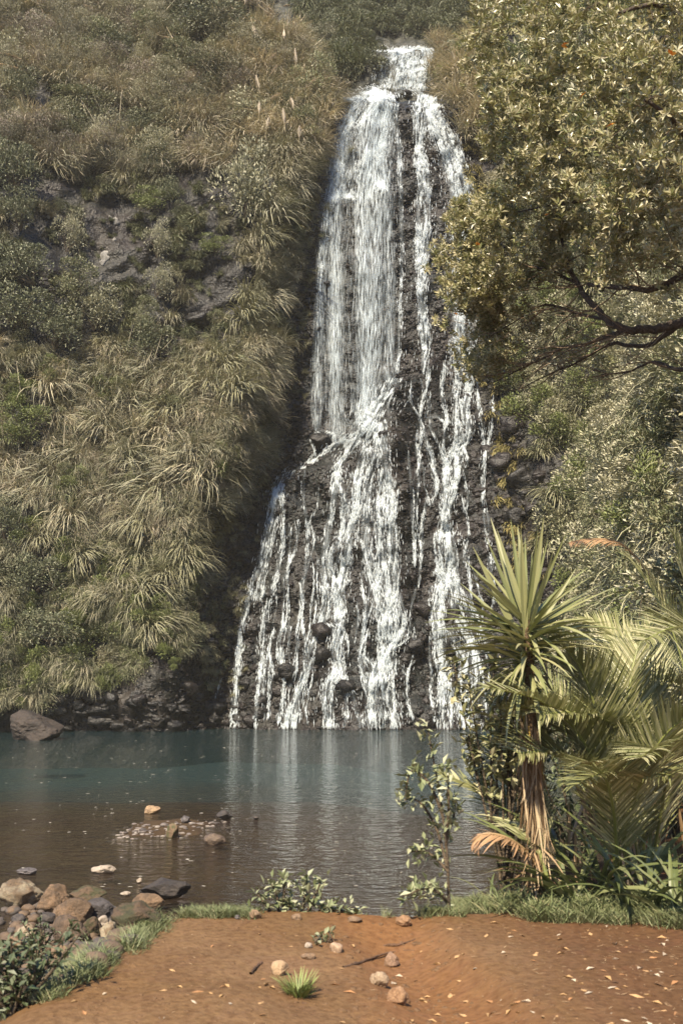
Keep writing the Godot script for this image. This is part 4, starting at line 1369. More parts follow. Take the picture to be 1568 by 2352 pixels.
# ---------------------------------------------------------------- cabbage tree
func build_cabbage_tree() -> void:
	rng.seed = 401
	var foot := land_hit(1236, 2080)
	var d := -foot.z
	var o := base("cabbage_tree", foot, "young cabbage tree with a head of sword leaves and a skirt of dead leaves", "tree")
	var px := func(x: float, y: float, dd := 0.0) -> Vector3: return at(x, y, d + dd) - foot
	var mb := MB.new()
	tube(mb, smooth_line([Vector3(0, -0.1, 0), px.call(1230, 1900), px.call(1222, 1700), px.call(1216, 1560), px.call(1210, 1440), px.call(1207, 1380)], 5), range(26).map(func(k): return lerpf(0.05, 0.022, k / 25.0)), 8, Color(0.16, 0.11, 0.06), 0.1)
	obj("trunk", mb.mesh(M.bark, true), o)
	var kinds := []
	for k in 10:
		mb = MB.new()
		var c: Color = [Color(0.19, 0.205, 0.085), Color(0.24, 0.245, 0.115), Color(0.16, 0.175, 0.07), Color(0.29, 0.28, 0.15)][k % 4]
		blade(mb, Vector3.ZERO, Vector3(0, 0, 1), 1.0, 0.066, [0.0, 0.03, 0.07, 0.12, 0.18][k % 5], 7, c, c * 1.12, 0.35)
		kinds.append(mb.mesh(M.strap))
	# upright sword leaves: pixel of each tip
	var heads := [[1172, 1192, 0.1], [1188, 1205, 0.15], [1205, 1232, 0.3], [1248, 1188, -0.1], [1258, 1236, 0.1], [1140, 1215, 0.0], [1115, 1232, -0.1], [1126, 1190, 0.25], [1300, 1222, -0.1], [1085, 1255, -0.1], [1070, 1290, 0.1], [1195, 1215, -0.2], [1235, 1210, -0.25], [1322, 1305, 0.05], [1320, 1342, -0.1], [1310, 1345, 0.2], [1296, 1360, 0.2], [1230, 1260, 0.35], [1160, 1250, 0.35], [1060, 1330, 0.15], [1100, 1270, 0.3], [1270, 1290, 0.3], [1280, 1260, -0.3]]
	for k in heads.size():
		var h = heads[k]
		var rt: Vector3 = px.call(1209 + r(-5, 5), 1455 + r(-35, 40))
		var v: Vector3 = px.call(h[0], h[1], h[2]) - rt
		var q := obj("leaf", kinds[(k % 2) * 5 + (0 if k < 14 else 1)], o)
		q.transform = Transform3D(Basis.looking_at(-v.normalized(), Vector3(0.3, 0.2, 1)).scaled(Vector3.ONE * v.length()), rt)
	# spreading and drooping leaves
	for k in 96:
		var a := r(0, TAU)
		var lift := lerpf(0.75, -0.45, pow(k / 95.0, 0.9)) + r(-0.15, 0.15)
		var rt: Vector3 = px.call(1209 + r(-6, 6), lerpf(1430, 1570, k / 95.0))
		var v := Vector3(cos(a), lift, sin(a) * 0.9).normalized()
		var l := r(0.55, 0.85) * lerpf(1.0, 0.75, k / 95.0)
		var q := obj("leaf", kinds[(k % 2) * 5 + clampi(1 + int(k / 24.0), 1, 4)], o)
		q.transform = Transform3D(Basis.looking_at(-v, Vector3.UP).scaled(Vector3(0.9, 0.9, 1.0) * l), rt)
	# leaves reaching far to the left across the falls
	for h in [[1008, 1432], [1000, 1392], [1012, 1462], [1048, 1495], [1030, 1352], [1044, 1380], [1064, 1336], [1055, 1418], [1080, 1500], [1098, 1520], [1070, 1475], [1005, 1412], [1018, 1445], [1035, 1475], [1026, 1400], [1060, 1450], [1075, 1400]]:
		var rt: Vector3 = px.call(1206, 1450 + r(-10, 60))
		var v: Vector3 = px.call(h[0], h[1] - 40, r(-0.2, 0.2)) - rt
		var q := obj("leaf", kinds[rng.randi() % 2 * 5 + 2 + rng.randi() % 2], o)
		q.transform = Transform3D(Basis.looking_at(-v.normalized(), Vector3.UP).scaled(Vector3(1, 1, 1) * v.length()), rt)
	# a loose outer ring that arches over
	for k in 46:
		var ang := r(-0.35, PI + 0.35)
		var rt: Vector3 = px.call(1208, 1450 + r(-10, 80))
		var tip := Vector2(1208 + cos(ang) * r(120, 215), 1455 + sin(ang) * r(60, 150) - 60)
		var v: Vector3 = px.call(tip.x, tip.y, r(-0.45, 0.45)) - rt
		var q := obj("leaf", kinds[(k % 2) * 5 + 2 + k % 3], o)
		q.transform = Transform3D(Basis.looking_at(-v.normalized(), Vector3.UP).scaled(Vector3.ONE * clampf(v.length() * 1.15, 0.4, 0.8)), rt)
	# skirt of dead and dying leaves
	var dead := []
	for k in 8:
		mb = MB.new()
		var c: Color = [Color(0.34, 0.24, 0.145), Color(0.46, 0.36, 0.23), Color(0.19, 0.125, 0.07), Color(0.46, 0.30, 0.07)][k % 4]
		blade(mb, Vector3.ZERO, Vector3(0, 0, 1), 1.0, 0.034, r(0.02, 0.12), 6, c, c * 0.9, 0.2)
		dead.append(mb.mesh(M.dry))
	for k in 250:
		var t := pow(rng.randf(), 1.1)
		var y0 := lerpf(1640.0, 1960.0, t)
		var x0 := lerpf(1216.0, 1232.0, t) + r(-24, 24)
		var v := Vector3(r(-0.11, 0.11), -1.0, r(-0.08, 0.12)).normalized()
		var l := r(0.22, 0.55) * (1.0 if y0 < 1850 else 0.75)
		var q := obj("dead_leaf", dead[(k % 3) + (4 if k % 2 else 0)] if t > 0.2 else dead[rng.randi() % 8], o)
		q.transform = Transform3D(Basis.looking_at(-v, Vector3(r(-1, 1), 0, r(-1, 1)).normalized()).scaled(Vector3.ONE * l), px.call(x0, y0, r(-0.10, 0.06)))
	# dead leaves splaying out at the foot
	for k in 26:
		var v := Vector3(r(-1, 1), r(-0.5, 0.1), r(-0.2, 0.9)).normalized()
		var q := obj("dead_leaf", dead[k % 3], o)
		q.transform = Transform3D(Basis.looking_at(-v, Vector3.UP).scaled(Vector3.ONE * r(0.25, 0.5)), px.call(1230 + r(-20, 20), 1960 + r(-40, 60)))

# ---------------------------------------------------------------- palms
var leaflet_kinds := []

func frond(o: Node3D, called: String, line: Array, width: float, dead := false) -> void:
	var pts := []
	for q in line:
		pts.append(at(q[0], q[1], q[2]) - o.position)
	var fine := smooth_line(pts, 6)
	var total := 0.0
	for k in range(1, fine.size()):
		total += fine[k].distance_to(fine[k - 1])
	var mb := MB.new()
	tube(mb, fine, range(fine.size()).map(func(k): return lerpf(0.016, 0.004, float(k) / fine.size())), 6, Color(0.30, 0.20, 0.10) if dead else Color(0.21, 0.23, 0.07))
	var f := obj(called, mb.mesh(M.strap, true), o)
	var n := int(total / 0.025)
	var roll := r(-0.4, 0.4)
	for k in n:
		var t := 0.16 + 0.84 * (k + 0.5) / n
		var s := t * (fine.size() - 1)
		var a := mini(int(s), fine.size() - 2)
		var p: Vector3 = fine[a].lerp(fine[a + 1], s - a)
		var dir: Vector3 = (fine[a + 1] - fine[a]).normalized()
		var side := dir.cross(Vector3.UP).normalized().rotated(dir, roll)
		var up := side.cross(dir)
		var l := width * sin(PI * clampf(0.14 + t * 0.8, 0.0, 1.0)) * r(0.9, 1.08)
		for sgn in [-1.0, 1.0]:
			var v: Vector3 = (dir * 0.85 + side * sgn * 0.75 + up * r(0.2, 0.4) + (Vector3.DOWN * 0.5 if dead else Vector3.ZERO)).normalized()
			var q := obj("leaflet", leaflet_kinds[rng.randi() % 4 + (8 if dead else (4 if rng.randf() < 0.35 else 0))], f)
			var lb := Basis.looking_at(-v, up)
			q.transform = Transform3D(Basis(lb.x, lb.y, lb.z * l), p)

func build_palms() -> void:
	rng.seed = 501
	for k in 12:
		var mb := MB.new()
		var c: Color = Color(0.175, 0.18, 0.075) if k < 4 else (Color(0.37, 0.355, 0.20) if k < 8 else Color(0.40, 0.25, 0.14))
		blade(mb, Vector3.ZERO, Vector3(0, 0, 1), 1.0, 0.0165, 0.005 + 0.012 * (k % 4), 4, c * r(0.85, 1.15), c * 1.1, 0.3, 0.3)
		leaflet_kinds.append(mb.mesh(M.strap))
	var a := base("palm", land_hit(1262, 2060), "low palm beside the cabbage tree with one frond reaching left over the water", "palm")
	frond(a, "frond", [[1262, 2040, 7.5], [1225, 1925, 7.6], [1170, 1868, 8.1], [1110, 1820, 8.2], [1010, 1775, 8.3]], 0.36)
	frond(a, "frond", [[1262, 2040, 7.7], [1235, 1880, 8.0], [1190, 1780, 8.2], [1150, 1715, 8.4], [1110, 1690, 8.5]], 0.34)
	frond(a, "dead_frond", [[1262, 2040, 7.6], [1215, 1965, 7.5], [1165, 1925, 7.4], [1110, 1915, 7.4], [1085, 1940, 7.4]], 0.20, true)
	var b := base("palm", at(1480, 2090, 8.4) * Vector3(1, 0, 1) + Vector3(0, 1.1, 0), "large bright yellow-green palm at the right edge with arching fronds", "palm")
	for l in [
		[[1480, 2060, 8.4], [1470, 1840, 8.4], [1440, 1680, 8.4], [1390, 1590, 8.4], [1310, 1560, 8.4]],
		[[1480, 2060, 8.4], [1500, 1800, 8.5], [1490, 1640, 8.7], [1460, 1520, 8.9], [1420, 1470, 9.1]],
		[[1480, 2060, 8.4], [1430, 1830, 8.1], [1360, 1715, 7.9], [1270, 1650, 7.7], [1190, 1620, 7.5]],
		[[1480, 2060, 8.4], [1400, 1880, 8.0], [1330, 1770, 7.7], [1260, 1730, 7.5], [1190, 1730, 7.3]],
		[[1480, 2060, 8.4], [1440, 1820, 8.2], [1400, 1660, 8.1], [1350, 1560, 8.0], [1280, 1510, 7.9]],
		[[1480, 2060, 8.4], [1470, 1800, 8.1], [1440, 1700, 7.8], [1360, 1640, 7.5], [1240, 1640, 7.2]],
		[[1480, 2060, 8.4], [1440, 1850, 8.8], [1360, 1700, 9.1], [1260, 1590, 9.4], [1170, 1560, 9.6]],
		[[1480, 2060, 8.4], [1500, 1880, 8.6], [1560, 1780, 8.8], [1620, 1740, 9.0]],
		[[1480, 2060, 8.4], [1540, 1800, 8.3], [1570, 1640, 8.2], [1610, 1520, 8.1]],
		[[1480, 2060, 8.4], [1450, 1900, 8.0], [1440, 1800, 7.6], [1400, 1770, 7.2], [1330, 1800, 6.9]],
		[[1480, 2060, 8.4], [1520, 1850, 8.0], [1530, 1760, 7.6], [1510, 1720, 7.1], [1470, 1740, 6.8]]]:
		frond(b, "frond", l, 0.50)
	var c := base("palm", at(1640, 2080, 9.6) * Vector3(1, 0, 1) + Vector3(0, 1.1, 0), "taller palm behind at the right edge with upright dark fronds", "palm")
	for l in [
		[[1640, 2060, 9.6], [1600, 1700, 9.6], [1560, 1500, 9.6], [1510, 1380, 9.7], [1440, 1280, 9.9]],
		[[1640, 2060, 9.6], [1580, 1750, 9.8], [1500, 1560, 10.0], [1430, 1470, 10.2], [1345, 1420, 10.4]],
		[[1640, 2060, 9.6], [1620, 1650, 9.3], [1590, 1450, 9.2], [1570, 1320, 9.2], [1545, 1230, 9.2]],
		[[1640, 2060, 9.6], [1590, 1720, 9.2], [1530, 1600, 8.9], [1440, 1530, 8.7], [1340, 1530, 8.5]],
		[[1640, 2060, 9.6], [1660, 1650, 9.0], [1630, 1480, 8.5], [1560, 1440, 8.0], [1480, 1470, 7.6]]]:
		frond(c, "frond", l, 0.52)
	frond(c, "dead_frond", [[1500, 1330, 13.0], [1440, 1260, 13.0], [1400, 1240, 13.0], [1350, 1238, 13.0], [1310, 1244, 13.0]], 0.30, true)
	var e := base("palm", on_lip(1420, 7.9), "low bright palm in front whose fronds cross the cabbage tree trunk", "palm")
	for l in [
		[[1420, 2050, 7.9], [1385, 1820, 7.8], [1330, 1690, 7.6], [1240, 1610, 7.3], [1120, 1580, 7.0]],
		[[1420, 2050, 7.9], [1400, 1800, 7.8], [1370, 1640, 7.7], [1330, 1530, 7.6], [1270, 1460, 7.5]],
		[[1420, 2050, 7.9], [1430, 1780, 8.0], [1440, 1620, 8.1], [1460, 1500, 8.2], [1500, 1420, 8.3]],
		[[1420, 2050, 7.9], [1460, 1840, 7.7], [1510, 1710, 7.5], [1580, 1640, 7.3]],
		[[1420, 2050, 7.9], [1440, 1880, 7.6], [1480, 1790, 7.2], [1540, 1780, 6.9]],
		[[1420, 2050, 7.9], [1410, 1880, 7.5], [1390, 1790, 7.1], [1350, 1750, 6.7]]]:
		frond(e, "frond", l, 0.44)
	# dead strips hanging in the shade under the fronds
	var strips := []
	for k in 4:
		var mb := MB.new()
		var cc: Color = [Color(0.36, 0.25, 0.15), Color(0.46, 0.34, 0.21), Color(0.25, 0.165, 0.09), Color(0.20, 0.18, 0.08)][k]
		blade(mb, Vector3.ZERO, Vector3(0, 0, 1), 1.0, 0.05, r(0.04, 0.12), 6, cc, cc * 0.85, 0.2)
		strips.append(mb.mesh(M.dry))
	for k in 46:
		var p := at(r(1300, 1600), r(1780, 1960), r(7.7, 8.8))
		var v := Vector3(r(-0.35, 0.35), -1.0, r(-0.2, 0.3)).normalized()
		var q := obj("dead_leaf", strips[k % 4], b if k % 2 else c)
		q.transform = Transform3D(Basis.looking_at(-v, Vector3(r(-1, 1), 0.1, r(-1, 1)).normalized()).scaled(Vector3.ONE * r(0.3, 0.7)), p - q.get_parent().position)
	# flax clumps by the grass
	var straps := []
	for k in 6:
		var mb := MB.new()
		var cc: Color = [Color(0.12, 0.14, 0.055), Color(0.17, 0.185, 0.085), Color(0.095, 0.115, 0.045)][k % 3]
		blade(mb, Vector3.ZERO, Vector3(0, 0, 1), 1.0, 0.05, 0.16 + 0.07 * (k % 3), 7, cc, cc * 1.15, 0.3, 0.4)
		straps.append(mb.mesh(M.strap))
	for q in [[1310, 2085, 22, "flax clump with broad arching leaves at the foot of the palms"], [1470, 2100, 24, "flax clump with broad arching leaves by the right edge grass"], [1130, 2080, 9, "small flax with dark narrow leaves left of the cabbage tree"], [1560, 2110, 16, "flax clump with broad leaves cut by the right edge of the view"], [1390, 2075, 18, "flax clump in the shade between the other flaxes"]]:
		var foot := land_hit(q[0], q[1])
		var o := base("flax", foot, q[3], "flax")
		for k in q[2]:
			var ang := r(0, TAU)
			var v := Vector3(cos(ang), r(0.9, 2.2), sin(ang) * 0.8 + 0.2).normalized()
			var s := obj("leaf", straps[rng.randi() % 6], o)
			s.transform = Transform3D(Basis.looking_at(-v, Vector3.UP).scaled(Vector3.ONE * r(0.55, 1.05) * (0.7 if q[2] < 10 else 1.0)), Vector3(r(-0.08, 0.08), 0, r(-0.08, 0.08)))

func on_lip(x: float, d: float) -> Vector3:      # a point on the edge of the dirt bank
	var wx := ray(x, 2100.0).x * d
	return Vector3(wx, land(wx, d), -d)

# ---------------------------------------------------------------- small leafy plants
func leafy(called: String, foot: Vector3, stems: Array, leaves_per: int, size: float, pal: Array, label: String, category: String, low := 0.18) -> void:
	var o := base(called, foot, label, category)
	var kinds := []
	for k in 5:
		var mb := MB.new()
		leaf(mb, Vector3.ZERO, Vector3(0, 0, 1), Vector3.UP, 1.0, 0.5, pal[k % pal.size()] * r(0.85, 1.15), 0.15)
		kinds.append(mb.mesh(M.shrub))
	var count := 0
	var rest := [[], [], [], [], []]
	for st in stems:
		var pts := []
		for q in st:
			pts.append(q - foot)
		var fine := smooth_line(pts, 5)
		var mb := MB.new()
		tube(mb, fine, range(fine.size()).map(func(k): return lerpf(0.012, 0.003, float(k) / fine.size())), 5, Color(0.13, 0.10, 0.065), 0.1)
		obj("stem", mb.mesh(M.bark, true), o)
		for k in leaves_per:
			var t := lerpf(low, 1.0, pow(float(k) / leaves_per, 0.7))
			var s := t * (fine.size() - 1)
			var a := mini(int(s), fine.size() - 2)
			var p: Vector3 = fine[a].lerp(fine[a + 1], s - a) + rdir() * r(0.0, size * 1.3) * (1.0 if t < 0.95 else 0.4)
			var v := (rdir() + Vector3.UP * 0.45).normalized()
			var tr := Transform3D(Basis.looking_at(-v, (Vector3.UP + rdir() * 0.4).normalized()).scaled(Vector3.ONE * size * r(0.65, 1.25)), p)
			count += 1
			if count <= 300:
				obj("leaf", kinds[rng.randi() % 5], o).transform = tr
			else:
				rest[rng.randi() % 5].append(tr)
	for k in 5:
		if rest[k].size():
			many("foliage", kinds[k], rest[k], [], o)

func bush_stems(foot: Vector3, n: int, high: float, wide: float) -> Array:
	var out := []
	for k in n:
		var tip := foot + Vector3(r(-wide, wide), high * r(0.5, 1.0), r(-wide, wide) * 0.6)
		out.append([foot + Vector3(r(-0.1, 0.1) * wide, -0.03, r(-0.05, 0.05)), foot.lerp(tip, 0.5) + Vector3(r(-0.06, 0.06), 0, r(-0.06, 0.06)), tip])
	return out

func build_small_plants() -> void:
	rng.seed = 601
	var green := [Color(0.19, 0.215, 0.11), Color(0.24, 0.255, 0.145), Color(0.15, 0.175, 0.08), Color(0.29, 0.295, 0.185), Color(0.20, 0.225, 0.12)]
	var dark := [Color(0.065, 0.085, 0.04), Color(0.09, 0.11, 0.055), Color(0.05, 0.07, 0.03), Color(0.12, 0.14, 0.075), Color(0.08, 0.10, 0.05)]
	var foot := on_lip(1030, 7.25)
	var d := -foot.z
	var px := func(x: float, y: float, dd := 0.0) -> Vector3: return at(x, y, d + dd)
	leafy("sapling", foot, [[foot, px.call(1026, 1960), px.call(1008, 1820), px.call(990, 1720), px.call(980, 1665)], [px.call(1026, 1990), px.call(1000, 1900, 0.1), px.call(960, 1840, 0.1), px.call(915, 1840, 0.1)], [px.call(1024, 1940), px.call(1030, 1840, -0.1), px.call(1026, 1760, -0.1)], [px.call(1018, 1880), px.call(985, 1800), px.call(945, 1770), px.call(930, 1830)], [px.call(1028, 2000), px.call(985, 1960, 0.1), px.call(945, 1955, 0.1)], [px.call(1030, 2070), px.call(985, 2040, -0.1), px.call(925, 2060, -0.1)], [px.call(1030, 2075), px.call(1000, 2050, 0.1), px.call(950, 2030, 0.1)], [px.call(1022, 1930), px.call(1040, 1880, 0.1), px.call(1045, 1840, 0.1)]], 56, 0.066, green, "thin-stemmed sapling with small pale leaves at the water's edge", "sapling")
	foot = on_lip(700, 7.2)
	d = -foot.z
	leafy("low_bush", foot, [[px.call(640, 2110), px.call(636, 2060), px.call(622, 2030)], [px.call(650, 2110), px.call(652, 2050), px.call(650, 2015)], [px.call(690, 2110), px.call(700, 2060), px.call(705, 2015)], [px.call(695, 2112), px.call(722, 2060), px.call(736, 2025)], [px.call(720, 2110), px.call(760, 2090), px.call(800, 2095)], [px.call(640, 2112), px.call(610, 2080), px.call(590, 2050)], [px.call(660, 2112), px.call(670, 2090), px.call(660, 2070)], [px.call(760, 2112), px.call(790, 2100), px.call(828, 2100)], [px.call(720, 2112), px.call(735, 2095), px.call(755, 2088)]], 40, 0.062, green, "low pale-leaved bush on the edge of the dirt bank above the water", "bush")
	foot = land_hit(30, 2330)
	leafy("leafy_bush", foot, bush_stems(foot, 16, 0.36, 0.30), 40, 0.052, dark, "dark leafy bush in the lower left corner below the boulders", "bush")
	foot = land_hit(85, 2250)
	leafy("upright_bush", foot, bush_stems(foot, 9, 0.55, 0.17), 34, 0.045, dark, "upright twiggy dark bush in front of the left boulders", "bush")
	foot = on_lip(1160, 8.0)
	leafy("broad_shrub", foot, bush_stems(foot, 20, 1.75, 0.36), 60, 0.085, [Color(0.24, 0.24, 0.115), Color(0.30, 0.285, 0.16), Color(0.18, 0.19, 0.08), Color(0.34, 0.32, 0.19), Color(0.22, 0.225, 0.10)], "yellowish broad-leaved shrub behind the cabbage tree stem", "shrub", 0.62)
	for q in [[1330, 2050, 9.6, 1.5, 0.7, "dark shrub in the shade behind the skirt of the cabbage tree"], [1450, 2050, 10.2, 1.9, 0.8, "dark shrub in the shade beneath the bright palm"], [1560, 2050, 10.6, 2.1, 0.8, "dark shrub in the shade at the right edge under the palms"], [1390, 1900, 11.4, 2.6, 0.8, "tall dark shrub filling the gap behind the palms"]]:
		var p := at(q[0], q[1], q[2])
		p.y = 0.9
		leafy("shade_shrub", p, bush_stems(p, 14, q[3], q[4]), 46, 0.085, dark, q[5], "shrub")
	# green tuft on the dirt and its small neighbour
	var gt := MB.new()
	for k in 170:
		var a := r(0, TAU)
		blade(gt, Vector3(cos(a), 0, sin(a)) * r(0, 0.05), Vector3(cos(a) * 0.7, r(0.6, 1.5), sin(a) * 0.7), r(0.06, 0.15), 0.007, 0.14, 4, Color(0.14, 0.19, 0.055), Color(0.25, 0.27, 0.10))
	var o := obj("grass_tuft", gt.mesh(M.grass))
	o.position = land_hit(686, 2288)
	tag(o, "bright green grass tuft growing on the bare dirt beside the pale round stone", "grass")
	leafy("seedling", land_hit(740, 2170), bush_stems(land_hit(740, 2170), 3, 0.09, 0.05), 9, 0.05, green, "small green seedling at the head of the washed-out gully", "plant")
	# turf: strips along the bank
	var tuft := MB.new()
	for k in 30:
		var a := r(0, TAU)
		var c: Color = [Color(0.125, 0.15, 0.065), Color(0.17, 0.185, 0.09), Color(0.10, 0.12, 0.05), Color(0.25, 0.23, 0.13)][k % 4]
		blade(tuft, Vector3(r(-0.05, 0.05), -0.01, r(-0.05, 0.05)), Vector3(cos(a) * 0.8, r(0.5, 1.3), sin(a) * 0.8), r(0.04, 0.15), 0.0045, 0.2, 3, c, c * 1.15)
	var tm := tuft.mesh(M.grass)
	var where := []
	for k in 5200:
		var v := Vector2(r(1040, 1640), r(2070, 2140))
		var lim := 2088.0 + 26.0 * smoothstep(1050.0, 1300.0, v.x) + 14.0 * smoothstep(1400.0, 1560.0, v.x) + 10.0 * n_mid.get_noise_2d(v.x * 0.02, 1.0)
		if v.y > lim + r(-8, 8) or n_mid.get_noise_2d(v.x * 0.02, v.y * 0.05) < r(-0.8, 0.0):
			continue
		var p := land_hit(v.x, v.y)
		where.append(Transform3D(Basis.from_euler(Vector3(0, r(0, 6), 0)).scaled(Vector3.ONE * r(0.5, 1.1) * (1.7 if k % 11 == 0 else 1.0)), p))
	for k in 1100:
		var t := rng.randf()
		var v := Vector2(lerpf(120, 375, t), lerpf(2300, 2130, t)) + Vector2(rng.randfn(-14, 14), rng.randfn(-6, 8))
		if n_mid.get_noise_2d(v.x * 0.03, v.y * 0.03) < r(-0.5, 0.2):
			continue
		where.append(Transform3D(Basis.from_euler(Vector3(0, r(0, 6), 0)).scaled(Vector3.ONE * r(0.3, 0.9) * (1.5 if k % 9 == 0 else 1.0)), land_hit(v.x, v.y)))
	for k in 330:
		var v := Vector2(r(360, 590), 0)
		v.y = 2104 + rng.randfn(0, 3.0)
		if n_mid.get_noise_2d(v.x * 0.03, 44.0) < r(-0.5, 0.1):
			continue
		var p := land_hit(v.x, v.y)
		if -p.z > 8.2:
			continue
		where.append(Transform3D(Basis.from_euler(Vector3(0, r(0, 6), 0)).scaled(Vector3.ONE * r(0.4, 0.9)), p))
	for k in 300:
		var v := Vector2(r(880, 1060), 2096 + rng.randfn(0, 5))
		var p := land_hit(v.x, v.y)
		if -p.z < 8.4:
			where.append(Transform3D(Basis.from_euler(Vector3(0, r(0, 6), 0)).scaled(Vector3.ONE * r(0.4, 0.9)), p))
	tag(many("turf", tm, where, []), "short green turf edging the dirt bank on the right and along the left verge", "grass")

# ---------------------------------------------------------------- stones, litter
func build_stones() -> void:
	rng.seed = 701
	var tan_ := [Color(0.30, 0.20, 0.12), Color(0.20, 0.14, 0.09)]
	var grey := [Color(0.15, 0.14, 0.145), Color(0.10, 0.09, 0.09)]
	var moss := [Color(0.19, 0.13, 0.08), Color(0.10, 0.10, 0.045)]
	var pale := [Color(0.46, 0.40, 0.33), Color(0.33, 0.28, 0.22)]
	var lich := [Color(0.22, 0.16, 0.10), Color(0.36, 0.31, 0.22)]
	var dark := [Color(0.085, 0.072, 0.066), Color(0.055, 0.05, 0.048)]
	# pixel centre, width, height, tones, words
	var list := [
		[45, 2060, 96, 66, lich, "largest boulder of the left shore, speckled with pale lichen"], [120, 2070, 70, 56, tan_, "tan angular boulder right of the lichen-speckled one"], [190, 2062, 80, 42, moss, "low dark mossy boulder behind the tan shore boulders"], [170, 2100, 74, 48, tan_, "tan flat-topped boulder in the middle of the shore heap"], [225, 2094, 70, 42, grey, "smooth grey boulder in the shore heap"], [310, 2110, 100, 56, moss, "broad brown mossy boulder at the right end of the shore heap"], [336, 2078, 64, 34, tan_, "rounded boulder just behind the broad mossy one"], [376, 2047, 92, 42, dark, "dark wedge-shaped boulder standing in the water right of the heap"],
		[160, 2140, 72, 58, [Color(0.22, 0.155, 0.105), Color(0.15, 0.11, 0.08)], "brown boulder in front of the heap above the verge"], [208, 2136, 52, 44, moss, "brown cracked boulder between the two front boulders"], [246, 2146, 40, 44, lich, "orange-brown rough stone leaning at the front of the heap"], [233, 2120, 30, 26, pale, "small pale stone wedged in the shore heap"], [107, 2112, 32, 26, dark, "small black stone under the tan angular boulder"], [40, 2114, 38, 26, dark, "small dark stone below the lichen-speckled boulder"],
		[237, 1998, 44, 20, pale, "pale flat-topped stone alone in the shallows"], [60, 2003, 38, 14, grey, "low grey stone in the shallows near the left edge"], [347, 1860, 34, 20, [Color(0.42, 0.30, 0.18), Color(0.30, 0.21, 0.13)], "tan stone beyond the gravel bar"], [396, 1911, 27, 32, moss, "upright brown stone in the middle of the gravel bar"], [493, 1929, 44, 24, [Color(0.16, 0.12, 0.09), Color(0.11, 0.085, 0.07)], "brown stone at the right end of the gravel bar"], [515, 1874, 30, 18, dark, "dark stone behind the right end of the gravel bar"], [425, 1884, 24, 16, grey, "grey stone on top of the gravel bar"], [288, 2054, 22, 10, pale, "small pale stone left of the wedge-shaped boulder"], [320, 2023, 12, 11, pale, "tiny pale stone in the water above the wedge-shaped boulder"], [587, 1879, 14, 9, dark, "small dark stone alone right of the gravel bar"],
		[168, 2195, 50, 26, moss, "dark stone half sunk in the verge below the heap"], [132, 2190, 34, 28, tan_, "brown stone left of the half-sunk one"], [150, 2214, 34, 22, tan_, "small tan stone in the grass of the verge"], [30, 2170, 44, 26, tan_, "tan stone behind the upright twiggy bush"], [296, 2140, 38, 18, moss, "low brown stone beside the grassy verge"], [60, 2140, 36, 22, lich, "pale brown stone behind the twiggy bush"],
		[643, 2229, 34, 32, [Color(0.50, 0.36, 0.22), Color(0.40, 0.28, 0.165)], "pale tan round stone beside the green tuft on the dirt"], [773, 2181, 28, 26, [Color(0.5, 0.37, 0.26), Color(0.38, 0.27, 0.18)], "rounded stone at the head of the washed-out gully"], [707, 2174, 16, 13, pale, "small pale stone near the seedling"], [708, 2199, 26, 17, tan_, "tan flat stone above the green tuft"], [872, 2252, 36, 34, [Color(0.42, 0.32, 0.215), Color(0.31, 0.225, 0.145)], "round grey-tan stone in the washed-out gully"], [898, 2210, 36, 32, [Color(0.32, 0.21, 0.14), Color(0.24, 0.15, 0.09)], "brown stone bedded in the side of the gully"], [914, 2294, 40, 38, [Color(0.36, 0.22, 0.12), Color(0.26, 0.15, 0.08)], "tan stone lowest in the gully"], [929, 2106, 34, 26, [Color(0.36, 0.22, 0.12), Color(0.25, 0.15, 0.08)], "angular tan block on the lip of the bank below the sapling"], [585, 2108, 26, 20, tan_, "small orange-brown stone on the lip of the bank beside the low bush"], [545, 2106, 14, 10, grey, "tiny grey stone on the lip of the bank"], [680, 2120, 24, 14, tan_, "brown stone under the low bush"], [815, 2124, 30, 12, tan_, "flat tan stone on the lip of the bank right of the low bush"],
	]
	var seed_ := 0
	for q in list:
		seed_ += 1
		var foot := land_hit(q[0], q[1] + q[3] * 0.42)
		if q[0] > 500 and q[0] < 1000 and q[1] > 2095 and q[1] < 2128:
			foot = on_lip(q[0], 7.0)
		var k: float = -foot.z / FPX / CP * 0.5
		var o := obj("boulder" if q[2] > 45 else "stone", rock_mesh(400 + seed_, 4 if q[2] > 30 else 3, q[4][0], q[4][1], M.stone if q[2] > 45 else M.pebble, 13, 0.2))
		o.transform = Transform3D(Basis.from_euler(Vector3(r(-0.15, 0.15), r(-0.5, 0.5), r(-0.12, 0.12))).scaled(Vector3(q[2] * 1.12, q[3] * 1.15, q[2] * 0.95) * k), foot + Vector3(0, q[3] * k * 0.78, -q[2] * k * 0.4))
		tag(o, q[5], "rock" if q[2] > 45 else "stone")
	# the big boulder at the far left of the pool
	var far := obj("boulder", rock_mesh(61, 5, Color(0.062, 0.048, 0.040), Color(0.036, 0.031, 0.027), M.stone, 12, 0.16))
	var fp := at(76, 1652, 44.0)
	far.transform = Transform3D(Basis.from_scale(Vector3(1.12, 0.72, 0.9)), Vector3(fp.x, 0.42, fp.z))
	tag(far, "big brown boulder at the far left edge of the pool under the cliff", "rock")
	# gravel bar
	var pk := []
	for k in 5:
		var c: Color = [Color(0.28, 0.245, 0.215), Color(0.17, 0.145, 0.13), Color(0.40, 0.36, 0.32), Color(0.10, 0.085, 0.078), Color(0.22, 0.195, 0.18)][k]
		pk.append(rock_mesh(500 + k, 1, c, c * 0.75, M.pebble, 7, 0.15))
	var grit := [[], [], [], [], []]
	var n := 0
